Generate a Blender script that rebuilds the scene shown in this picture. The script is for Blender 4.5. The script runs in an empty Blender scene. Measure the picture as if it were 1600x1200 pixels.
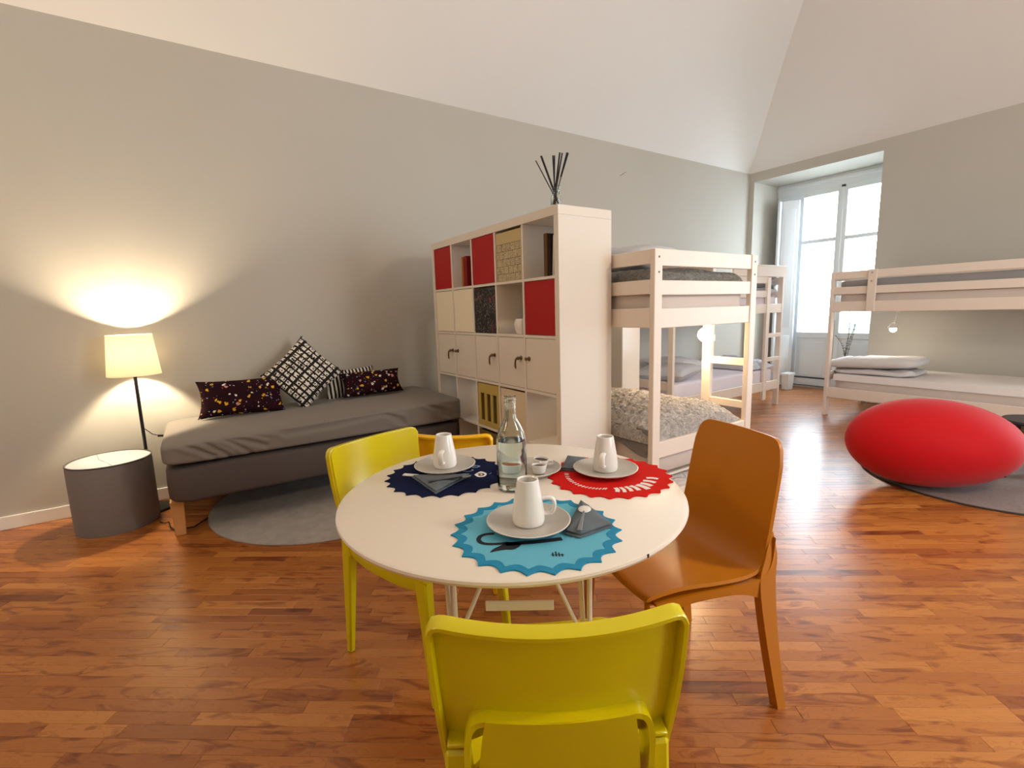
import bpy, bmesh, math, random
from mathutils import Vector, Matrix, noise
S = bpy.context.scene
COL = S.collection
PI = math.pi
rnd = random.Random(7)

# ------------------------------------------------------------------ camera
CAM = Vector((4.167, 0.0, 1.265))
YAW, PITCH, ROLL, FPX = -0.990224181, 0.1505608, 0.0302583374, 751.37
cy, sy, cp, sp = math.cos(YAW), math.sin(YAW), math.cos(PITCH), math.sin(PITCH)
FWD = Vector((sy*cp, cy*cp, -sp)); R0 = Vector((cy, -sy, 0)); D0 = FWD.cross(R0)
RGT = R0*math.cos(ROLL) + D0*math.sin(ROLL); DWN = D0*math.cos(ROLL) - R0*math.sin(ROLL)
cd = bpy.data.cameras.new('camera'); cam = bpy.data.objects.new('camera', cd); COL.objects.link(cam)
cam.matrix_world = Matrix(((RGT.x, -DWN.x, -FWD.x, CAM.x), (RGT.y, -DWN.y, -FWD.y, CAM.y), (RGT.z, -DWN.z, -FWD.z, CAM.z), (0, 0, 0, 1)))
cd.sensor_width = 36; cd.lens = 36*FPX/1600; cd.clip_start = 0.02; cd.clip_end = 100
S.camera = cam

# ------------------------------------------------------------------ world, daylight, exposure
W = bpy.data.worlds.new('sky'); S.world = W; W.use_nodes = True
bg = W.node_tree.nodes['Background']; bg.inputs[0].default_value = (0.80, 0.91, 1.0, 1); bg.inputs[1].default_value = 12.5
S.view_settings.view_transform = 'Standard'; S.view_settings.look = 'None'
S.view_settings.exposure = 0.34; S.view_settings.gamma = 1.0; S.view_settings.use_curve_mapping = False
S.cycles.use_denoising = True
S.cycles.max_bounces = 10; S.cycles.diffuse_bounces = 5; S.cycles.glossy_bounces = 5
S.cycles.transmission_bounces = 10; S.cycles.transparent_max_bounces = 16
S.cycles.sample_clamp_indirect = 6.0

def area(name, loc, target, sx, sy_, power, col, portal=False):
    l = bpy.data.lights.new(name, 'AREA'); l.shape = 'RECTANGLE'; l.size = sx; l.size_y = sy_
    l.energy = power; l.color = col
    if portal: l.cycles.is_portal = True
    o = bpy.data.objects.new(name, l); COL.objects.link(o); o.location = loc
    o.rotation_euler = (Vector(target)-Vector(loc)).to_track_quat('-Z', 'Y').to_euler()
    return o
def point(name, loc, power, col, r=.05):
    l = bpy.data.lights.new(name, 'POINT'); l.energy = power; l.color = col; l.shadow_soft_size = r
    o = bpy.data.objects.new(name, l); COL.objects.link(o); o.location = loc
    return o
YW = 6.947            # inner face of the wall with the window
XR, YB = 7.2, -3.2    # right and back walls (out of frame)
area('daylight_portal', (.85, 7.72, 1.5), (.85, 0, 1.5), 1.6, 3.0, 1, (1, 1, 1), True)
area('daylight_portal', (5.05, 7.72, 1.525), (5.05, 0, 1.525), 1.5, 2.55, 1, (1, 1, 1), True)
area('daylight_portal', (7.34, 3.4, 1.6), (0, 3.4, 1.6), 1.4, 1.8, 1, (1, 1, 1), True)
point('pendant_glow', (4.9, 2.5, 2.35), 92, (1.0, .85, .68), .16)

point('added_warm_fill', (2.2, -2.1, 2.5), 34, (1.0, .78, .55), .16)  # unseen warm fill light, added to brighten the shelf front

# ------------------------------------------------------------------ materials
def lin(c):
    return tuple(((v/255)/12.92 if v/255 <= .04045 else ((v/255+.055)/1.055)**2.4) for v in c) + (1,)
class NT:
    def __init__(s, name):
        m = bpy.data.materials.new(name); m.use_nodes = True; s.m = m; s.t = m.node_tree; s.n = s.t.nodes
        s.b = s.n['Principled BSDF']; s.out = s.n['Material Output']
    def new(s, typ, **kw):
        n = s.n.new(typ)
        for k, v in kw.items():
            if k in ('operation', 'blend_type', 'data_type', 'feature', 'attribute_name', 'attribute_type', 'noise_dimensions', 'voronoi_dimensions', 'wave_type', 'bands_direction', 'distance', 'interpolation', 'use_clamp'): setattr(n, k, v)
            else: n.inputs[k].default_value = v
        return n
    def link(s, a, b): s.t.links.new(a, b)
    def math(s, op, a, b=None):
        n = s.n.new('ShaderNodeMath'); n.operation = op
        for i, x in enumerate((a, b)):
            if x is None: continue
            if isinstance(x, (int, float)): n.inputs[i].default_value = x
            else: s.link(x, n.inputs[i])
        return n.outputs[0]
    def ramp(s, fac, stops, interp='LINEAR'):
        n = s.n.new('ShaderNodeValToRGB'); n.color_ramp.interpolation = interp; e = n.color_ramp.elements
        while len(e) < len(stops): e.new(.5)
        for el, (p, c) in zip(e, stops): el.position = p; el.color = c if len(c) == 4 else tuple(c)+(1,)
        s.link(fac, n.inputs[0]); return n.outputs[0]
    def mix(s, fac, a, b, bt='MIX'):
        n = s.n.new('ShaderNodeMix'); n.data_type = 'RGBA'; n.blend_type = bt
        for x, i in ((fac, 0), (a, 6), (b, 7)):
            if isinstance(x, (int, float)): n.inputs[i].default_value = x
            elif isinstance(x, tuple): n.inputs[i].default_value = x
            else: s.link(x, n.inputs[i])
        return n.outputs[2]
    def coord(s, which='Object', scale=(1, 1, 1), rot=(0, 0, 0)):
        if which == 'Position': src = s.n.new('ShaderNodeNewGeometry').outputs['Position']
        else: src = s.n.new('ShaderNodeTexCoord').outputs[which]
        mp = s.n.new('ShaderNodeMapping'); mp.inputs['Scale'].default_value = scale; mp.inputs['Rotation'].default_value = rot
        s.link(src, mp.inputs[0]); return mp.outputs[0]
    def noise(s, vec, scale, detail=3, rough=.5, dist=0):
        n = s.n.new('ShaderNodeTexNoise'); n.inputs['Scale'].default_value = scale; n.inputs['Detail'].default_value = detail
        n.inputs['Roughness'].default_value = rough; n.inputs['Distortion'].default_value = dist
        s.link(vec, n.inputs['Vector']); return n.outputs[0]
    def bump(s, h, strength=.2, dist=.01):
        n = s.n.new('ShaderNodeBump'); n.inputs['Strength'].default_value = strength; n.inputs['Distance'].default_value = dist
        s.link(h, n.inputs['Height']); s.link(n.outputs[0], s.b.inputs['Normal'])
def mat(name, c, rough=.5, spec=.5, var=0, vscale=4, bump=0, bscale=200, coat=0, sheen=0, metal=0, bdist=.002, coord='Object'):
    t = NT(name); b = t.b; base = lin(c)
    b.inputs['Base Color'].default_value = base; b.inputs['Roughness'].default_value = rough
    b.inputs['Specular IOR Level'].default_value = spec; b.inputs['Metallic'].default_value = metal
    b.inputs['Coat Weight'].default_value = coat; b.inputs['Coat Roughness'].default_value = .08
    b.inputs['Sheen Weight'].default_value = sheen
    if var or bump: v = t.coord(coord)
    if var:
        f = t.noise(v, vscale, 4, .6)
        t.link(t.mix(f, tuple(x*(1-var) for x in base[:3])+(1,), tuple(min(1, x*(1+var)) for x in base[:3])+(1,)), b.inputs['Base Color'])
    if bump: t.bump(t.noise(v, bscale, 3, .6), bump, bdist)
    return t.m
M = {}
M['wall'] = mat('painted_wall', (191, 187, 177), .75, .25, .03, 1.5, .25, 90, bdist=.001)
M['ceiling'] = mat('white_ceiling_paint', (232, 230, 226), .8, .2, .015, 1.0, .1, 60, bdist=.001)
M['trim'] = mat('white_trim_paint', (235, 233, 228), .35, .5)
M['window'] = mat('white_window_paint', (226, 232, 236), .35, .5, .02, 3)
M['shelf'] = mat('white_laminate', (232, 224, 213), .16, .5, .01, 2)
M['bunk'] = mat('whitewashed_pine', (232, 219, 206), .38, .45, .03, 6, .08, 40)
M['bolt'] = mat('bright_steel', (215, 212, 205), .25, .5, metal=1)
M['dark_bolt'] = mat('dark_screw_hole', (90, 80, 72), .5)
M['red_door'] = mat('red_lacquer', (172, 2, 6), .5, .3, .02, 3)
M['cream_door'] = mat('cream_gloss_panel', (250, 240, 214), .12, .6)
M['bronze'] = mat('aged_bronze', (126, 106, 80), .35, metal=1)
M['yellow'] = mat('yellow_polypropylene', (216, 199, 6), .26, .5, .02, 5, .03, 300)
M['mustard'] = mat('mustard_polypropylene', (236, 182, 8), .35, .5, .02, 5)
M['orange'] = mat('ochre_polypropylene', (190, 116, 10), .4, .45, .04, 5, .05, 500)
M['tabletop'] = mat('white_melamine', (236, 226, 212), .3, .45, .01, 3)
M['table_metal'] = mat('white_painted_steel', (222, 208, 190), .4, .5)
M['black_plastic'] = mat('black_plastic', (22, 20, 20), .4)
M['ceramic'] = mat('white_glazed_ceramic', (240, 236, 230), .12, .6)
M['plate'] = mat('grey_glazed_stoneware', (186, 182, 174), .3, .5, .03, 30)
M['plate_rim'] = mat('pale_glazed_rim', (214, 209, 200), .3, .5)
M['coffee'] = mat('dark_cocoa', (52, 34, 26), .5)
M['napkin'] = mat('slate_grey_linen', (104, 112, 118), .9, .1, .08, 40, .5, 700, bdist=.0008)
M['spoon_white'] = mat('white_spoon_enamel', (232, 228, 224), .2)
M['spoon_grey'] = mat('grey_spoon_handle', (126, 130, 134), .35, metal=.4)
M['mattress_sheet'] = mat('white_cotton_sheet', (232, 228, 226), .9, .1, .02, 6, .15, 30, bdist=.004)
M['beige_sheet'] = mat('pale_beige_sheet', (206, 194, 186), .9, .1, .03, 5, .15, 30, bdist=.004)
M['lavender_sheet'] = mat('pale_lavender_sheet', (228, 222, 230), .9, .1, .03, 5, .2, 26, bdist=.004)
M['grey_bedding'] = mat('grey_bedding', (150, 148, 148), .9, .1, .08, 12, .3, 40, bdist=.004)
M['pillow_grey'] = mat('pale_grey_pillowcase', (212, 210, 210), .9, .1, .04, 8, .4, 16, bdist=.012)
M['pillow_mid'] = mat('mid_grey_pillowcase', (196, 196, 200), .9, .1, .05, 8, .25, 24, bdist=.006)
M['sofa_sheet'] = mat('charcoal_fitted_sheet', (126, 119, 113), .9, .1, .06, 7, .25, 260, bdist=.001, sheen=.1)
M['sofa_base'] = mat('charcoal_upholstery', (88, 80, 78), .92, .1, .08, 60, .4, 500, bdist=.001)
M['oak'] = mat('light_oak_leg', (196, 146, 92), .45, .4, .1, 12)
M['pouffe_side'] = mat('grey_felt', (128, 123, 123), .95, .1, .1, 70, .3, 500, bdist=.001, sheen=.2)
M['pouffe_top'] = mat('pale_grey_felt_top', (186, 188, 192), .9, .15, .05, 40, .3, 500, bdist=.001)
M['piping'] = mat('dark_piping', (84, 80, 82), .9)
M['red_velvet'] = mat('red_stretch_fabric', (186, 0, 12), .7, .2, .04, 9, .15, 700, bdist=.0006, sheen=.12)
M['rug'] = mat('grey_short_pile', (182, 176, 170), 1, .05, .3, 14, 1.0, 220, bdist=.008)
M['rug_trim'] = mat('grey_pile_edge', (168, 162, 156), 1, .05, .2, 60)
M['rug_dark'] = mat('dark_grey_pile', (142, 128, 122), 1, .05, .3, 60, 1.0, 300, bdist=.005)
M['rug_edge'] = mat('dark_rug_binding', (70, 62, 58), 1, .05, .3, 200)
M['black_metal'] = mat('black_lacquered_metal', (18, 18, 20), .3)
M['stool_top'] = mat('black_satin_top', (40, 42, 46), .3, .6)
M['lamp_pole'] = mat('dark_grey_metal', (40, 38, 38), .4, metal=.5)
M['white_plastic'] = mat('white_plastic', (236, 234, 230), .35)
M['navy'] = mat('navy_felt_mat', (16, 24, 58), .9, .1, .12, 60, .3, 500, bdist=.0008)
M['red_mat'] = mat('red_felt_mat', (206, 30, 24), .9, .1, .1, 50, .3, 500, bdist=.0008)
M['white_print'] = mat('white_print', (232, 226, 220), .8)
M['pale_blue_print'] = mat('pale_blue_print', (122, 144, 178), .8)
M['black_print'] = mat('black_print', (14, 18, 32), .8)
M['blue_border'] = mat('blue_mat_border', (40, 136, 176), .8, .2, .14, 90)
M['book_brown'] = mat('brown_book_cloth', (92, 66, 34), .6, .3, .15, 60)
M['book_dark'] = mat('dark_book_cover', (36, 26, 20), .55)
M['book_red'] = mat('red_book_cloth', (128, 14, 14), .55, .3, .1, 30)
M['book_orange'] = mat('orange_book_cloth', (170, 92, 40), .6, .3, .15, 60)
M['paper'] = mat('white_book_cover', (226, 222, 214), .7)
M['crate'] = mat('yellow_painted_crate', (196, 172, 92), .5, .4, .05, 10)
M['crate_dark'] = mat('dark_crate_inside', (110, 92, 44), .7)
M['box_white'] = mat('cream_storage_box', (226, 208, 178), .6)
M['beige_box'] = mat('beige_canvas_box', (202, 184, 138), .85, .1, .05, 60)
M['stick'] = mat('black_reed', (20, 18, 18), .7)
M['white_stick'] = mat('pale_reed', (190, 184, 176), .7)
M['twig'] = mat('grey_brown_twig', (92, 92, 84), .8)
M['balcony'] = mat('pale_balcony_stone', (222, 220, 214), .8)
M['hedge'] = mat('green_hedge_leaves', (150, 164, 150), .8, .2, .3, 12, .8, 30, bdist=.05)
M['bin'] = mat('white_bin_plastic', (228, 232, 234), .4)
M['dark_gap'] = mat('grey_vent_slot', (70, 78, 84), .6)

def wrinkle(name, c, c2, scale=(3, 3, 3), amt=.6):
    t = NT(name); v = t.coord('Object', scale)
    f = t.noise(v, 2.2, 3, .5, 1.6); t.b.inputs['Roughness'].default_value = .9; t.b.inputs['Specular IOR Level'].default_value = .1
    t.link(t.mix(t.noise(v, 30, 3), lin(c), lin(c2)), t.b.inputs['Base Color'])
    t.bump(f, amt, .04); return t.m
M['crumpled_white'] = wrinkle('crumpled_white_sheet', (222, 214, 210), (230, 224, 222), (5, 5, 5), .7)
M['crumpled_grey'] = wrinkle('crumpled_grey_duvet', (192, 193, 202), (210, 210, 218), (4, 4, 4), .6)
M['fleece_back'] = wrinkle('fleece_underside', (116, 112, 110), (134, 130, 126), (4, 4, 4), .6)
M['crumpled_dark'] = wrinkle('crumpled_dark_duvet', (150, 150, 156), (172, 172, 178), (4, 4, 4), .6)

def fur(name, c1, c2, c3):
    t = NT(name); v = t.coord('Object', (1, .55, 1))
    f = t.noise(v, 55, 6, .7, .8); g = t.noise(v, 9, 3, .6)
    c = t.ramp(f, [(.3, lin(c1)), (.5, lin(c2)), (.68, lin(c3))]); c = t.mix(t.math('MULTIPLY', g, .35), c, lin(c1))
    t.link(c, t.b.inputs['Base Color']); t.b.inputs['Roughness'].default_value = 1; t.b.inputs['Specular IOR Level'].default_value = .05
    t.b.inputs['Sheen Weight'].default_value = .2
    t.bump(t.noise(v, 70, 6, .7, .6), 1, .02); return t.m
M['fur'] = fur('shaggy_grey_fleece', (140, 132, 126), (200, 193, 186), (238, 232, 226))
M['fur_dark'] = fur('grey_fleece_throw', (96, 92, 84), (140, 134, 126), (176, 170, 162))

# planked floor: one warm wood material, tone from a per-plank attribute
t = NT('cherry_parquet')
PLANK_DIR = math.radians(53.8)
v = t.coord('Position', (1, 1, 1), (0, 0, -PLANK_DIR))
at = t.new('ShaderNodeAttribute', attribute_name='tone'); tone = at.outputs['Fac']
off = t.n.new('ShaderNodeVectorMath'); off.operation = 'ADD'; t.link(v, off.inputs[0])
cb = t.n.new('ShaderNodeCombineXYZ'); t.link(t.math('MULTIPLY', tone, 37.0), cb.inputs[0]); t.link(t.math('MULTIPLY', tone, 91.0), cb.inputs[1]); t.link(cb.outputs[0], off.inputs[1])
st = t.n.new('ShaderNodeMapping'); st.inputs['Scale'].default_value = (2.2, 9, 1); t.link(off.outputs[0], st.inputs[0])
fig = t.noise(st.outputs[0], 2.0, 4, .55, 1.3)
fine = t.n.new('ShaderNodeMapping'); fine.inputs['Scale'].default_value = (3, 90, 1); t.link(off.outputs[0], fine.inputs[0])
fg = t.noise(fine.outputs[0], 2.0, 3, .6)
base = t.ramp(tone, [(0, lin((132, 74, 36))), (.12, lin((148, 84, 40))), (.3, lin((164, 98, 45))), (.6, lin((178, 111, 51))), (.85, lin((188, 121, 57))), (1, lin((200, 134, 68)))])
dark = t.ramp(fig, [(.28, lin((120, 74, 52))), (.38, lin((186, 150, 132))), (.46, (1, 1, 1, 1)), (.66, (1, 1, 1, 1)), (.74, lin((206, 180, 164))), (1, lin((190, 160, 140)))])
rings = t.ramp(t.math('FRACT', t.math('MULTIPLY', fig, 9.0)), [(0, (.62, .5, .45, 1)), (.14, (1, 1, 1, 1)), (1, (.93, .9, .88, 1))])
c = t.mix(.68, base, dark, 'MULTIPLY'); c = t.mix(.7, c, rings, 'MULTIPLY')
c = t.mix(.35, c, t.ramp(fg, [(.3, (.72, .66, .62, 1)), (.7, (1.0, 1.0, 1.0, 1))]), 'MULTIPLY')
t.link(c, t.b.inputs['Base Color'])
wv = t.coord('Position', (1, 1, 1)); wav = t.noise(wv, 9, 3, .55)
t.b.inputs['Roughness'].default_value = .30; t.b.inputs['Specular IOR Level'].default_value = .32
t.b.inputs['Coat Weight'].default_value = .30; t.b.inputs['Coat Roughness'].default_value = .24
t.bump(t.mix(.35, wav, fig), .10, .01)
M['floor'] = t.m
M['subfloor'] = mat('dark_subfloor', (46, 26, 14), .8)

# thin clear glass for panes
def pane_glass(name):
    t = NT(name); t.n.remove(t.b); tr = t.n.new('ShaderNodeBsdfTransparent'); tr.inputs[0].default_value = (.97, .99, 1, 1)
    gl = t.n.new('ShaderNodeBsdfGlossy'); gl.inputs['Roughness'].default_value = .02
    fr = t.n.new('ShaderNodeLayerWeight'); fr.inputs[0].default_value = .5; mx = t.n.new('ShaderNodeMixShader')
    t.link(t.math('ADD', t.math('MULTIPLY', t.math('POWER', fr.outputs['Facing'], 4.0), .5), .03), mx.inputs[0]); t.link(tr.outputs[0], mx.inputs[1]); t.link(gl.outputs[0], mx.inputs[2]); t.link(mx.outputs[0], t.out.inputs[0]); return t.m
M['pane'] = pane_glass('clear_window_glass')
def glass(name, col, ior, rough=0):
    t = NT(name); t.b.inputs['Base Color'].default_value = col; t.b.inputs['Transmission Weight'].default_value = 1; t.b.inputs['IOR'].default_value = ior; t.b.inputs['Roughness'].default_value = rough; return t.m
M['glass'] = glass('clear_bottle_glass', (.93, .98, .96, 1), 1.45)
M['water'] = glass('water', (.95, .99, .97, 1), 1.33)
def emit(name, c, s):
    t = NT(name); t.b.inputs['Base Color'].default_value = lin(c); t.b.inputs['Emission Color'].default_value = lin(c); t.b.inputs['Emission Strength'].default_value = s; return t.m
M['bulb'] = emit('lit_warm_bulb', (255, 226, 176), 30)
M['bulb_white'] = emit('lit_pale_bulb', (255, 240, 214), 12)
t = NT('translucent_lampshade'); t.n.remove(t.b)
df = t.n.new('ShaderNodeBsdfDiffuse'); df.inputs[0].default_value = lin((250, 244, 228)); tl = t.n.new('ShaderNodeBsdfTranslucent'); tl.inputs[0].default_value = lin((255, 250, 236))
mx = t.n.new('ShaderNodeMixShader'); mx.inputs[0].default_value = .8; t.link(df.outputs[0], mx.inputs[1]); t.link(tl.outputs[0], mx.inputs[2]); t.link(mx.outputs[0], t.out.inputs[0]); M['shade'] = t.m

# woven blue mat
t = NT('woven_blue_mat'); v = t.coord('Object', (1, 1, 1), (0, 0, .5))
w1 = t.new('ShaderNodeTexWave', Scale=110.0, bands_direction='X'); w2 = t.new('ShaderNodeTexWave', Scale=110.0, bands_direction='Y'); t.link(v, w1.inputs[0]); t.link(v, w2.inputs[0])
wf = t.math('MULTIPLY', w1.outputs[1], w2.outputs[1])
t.link(t.mix(wf, lin((84, 172, 200)), lin((126, 202, 224))), t.b.inputs['Base Color']); t.b.inputs['Roughness'].default_value = .85; t.bump(wf, .4, .001); M['blue_mat'] = t.m

# cushion fabrics
def floral(name, seed):
    t = NT(name); v = t.coord('Object', (1, 1, 1), (seed, seed*.7, .3))
    c = lin((24, 14, 20))
    col = t.mix(t.noise(v, 6, 3), lin((16, 14, 24)), lin((54, 18, 24)))
    for sc, r, stops in ((24, .27, [(0, lin((222, 168, 40))), (.3, lin((226, 222, 206))), (.5, lin((214, 176, 60))), (.62, lin((200, 140, 130))), (.75, lin((30, 16, 20))), (1, lin((24, 20, 28)))]),
                         (46, .22, [(0, lin((30, 16, 20))), (.4, lin((24, 20, 28))), (.6, lin((216, 210, 200))), (.72, lin((190, 60, 50))), (.82, lin((120, 136, 170))), (1, lin((206, 150, 40)))])):
        vn = t.n.new('ShaderNodeTexVoronoi'); vn.inputs['Scale'].default_value = sc; nz = t.n.new('ShaderNodeTexNoise'); nz.inputs['Scale'].default_value = sc*1.6; t.link(v, nz.inputs[0])
        av = t.n.new('ShaderNodeVectorMath'); av.operation = 'MULTIPLY_ADD'; t.link(nz.outputs[1], av.inputs[0]); av.inputs[1].default_value = (.03, .03, .03); t.link(v, av.inputs[2]); t.link(av.outputs[0], vn.inputs['Vector'])
        sep = t.n.new('ShaderNodeSeparateColor'); t.link(vn.outputs['Color'], sep.inputs[0])
        cc = t.ramp(sep.outputs[0], stops, 'CONSTANT'); msk = t.math('LESS_THAN', vn.outputs['Distance'], r)
        col = t.mix(msk, col, cc)
    t.link(col, t.b.inputs['Base Color']); t.b.inputs['Roughness'].default_value = .9; t.b.inputs['Specular IOR Level'].default_value = .1
    t.bump(t.noise(v, 300, 2), .2, .001); return t.m
M['floral1'] = floral('dark_floral_fabric', .4); M['floral2'] = floral('dark_floral_fabric_red', 1.3)
def bwcheck(name, n):
    t = NT(name); v = t.coord('Object'); sp_ = t.n.new('ShaderNodeSeparateXYZ'); t.link(v, sp_.inputs[0])
    def lines(o, per, w):
        f = t.math('ABSOLUTE', t.math('SUBTRACT', t.math('FRACT', t.math('ADD', t.math('MULTIPLY', o, per), .5)), .5))
        return t.math('GREATER_THAN', f, w)
    g = t.math('MULTIPLY', lines(sp_.outputs[0], n, .14), lines(sp_.outputs[1], n*.78, .12))
    g2 = t.math('MULTIPLY', lines(sp_.outputs[0], n/3, .07), lines(sp_.outputs[1], n/4, .06))
    blob = t.math('GREATER_THAN', t.noise(v, 85, 1, .5), .44)
    m_ = t.math('MULTIPLY', t.math('MULTIPLY', g, g2), blob)
    t.link(t.mix(m_, lin((20, 14, 14)), lin((232, 226, 214))), t.b.inputs['Base Color']); t.b.inputs['Roughness'].default_value = .9
    t.bump(blob, .3, .002); return t.m
M['check'] = bwcheck('black_white_blossom_check', 26)
t = NT('black_white_stripe'); v = t.coord('Object'); w = t.new('ShaderNodeTexWave', Scale=11.0, Distortion=1.5, bands_direction='X'); t.link(v, w.inputs[0])
t.link(t.ramp(w.outputs[1], [(.5, lin((20, 16, 16))), (.58, lin((224, 216, 204)))]), t.b.inputs['Base Color']); t.b.inputs['Roughness'].default_value = .9; M['stripe'] = t.m
# printed box front: small outlined tiles with scribbles
t = NT('printed_tile_pattern'); v = t.coord('Object'); br = t.n.new('ShaderNodeTexBrick'); sp_ = t.n.new('ShaderNodeSeparateXYZ'); cb = t.n.new('ShaderNodeCombineXYZ'); t.link(v, sp_.inputs[0]); t.link(sp_.outputs[0], cb.inputs[0]); t.link(sp_.outputs[2], cb.inputs[1]); t.link(cb.outputs[0], br.inputs['Vector'])
for k, x in (('Scale', 1), ('Brick Width', .05), ('Row Height', .046), ('Mortar Size', .0014)): br.inputs[k].default_value = x
br.inputs['Color1'].default_value = lin((206, 192, 156)); br.inputs['Color2'].default_value = lin((196, 182, 146)); br.inputs['Mortar'].default_value = lin((104, 92, 70))
scr = t.ramp(t.noise(cb.outputs[0], 75, 2, .6, 2.5), [(.40, lin((112, 100, 76))), (.46, (1, 1, 1, 1)), (1, (1, 1, 1, 1))])
t.link(t.mix(.8, br.outputs[0], scr, 'MULTIPLY'), t.b.inputs['Base Color']); t.b.inputs['Roughness'].default_value = .85; M['tile_print'] = t.m
# black box with chalk-like scribbles
t = NT('black_panel_chalk_drawing'); v = t.coord('Object', (1, 1, .7)); f = t.noise(v, 26, 2, .5, 2.2)
a = t.ramp(f, [(.55, lin((16, 14, 16))), (.565, lin((176, 172, 168))), (.585, lin((16, 14, 16)))]); f2 = t.noise(v, 17, 2, .5, 1.0)
t.link(t.mix(t.ramp(f2, [(.66, (0, 0, 0, 1)), (.68, (.8, .8, .8, 1))]), a, lin((156, 46, 52))), t.b.inputs['Base Color']); t.b.inputs['Roughness'].default_value = .6; M['chalk'] = t.m

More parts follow.
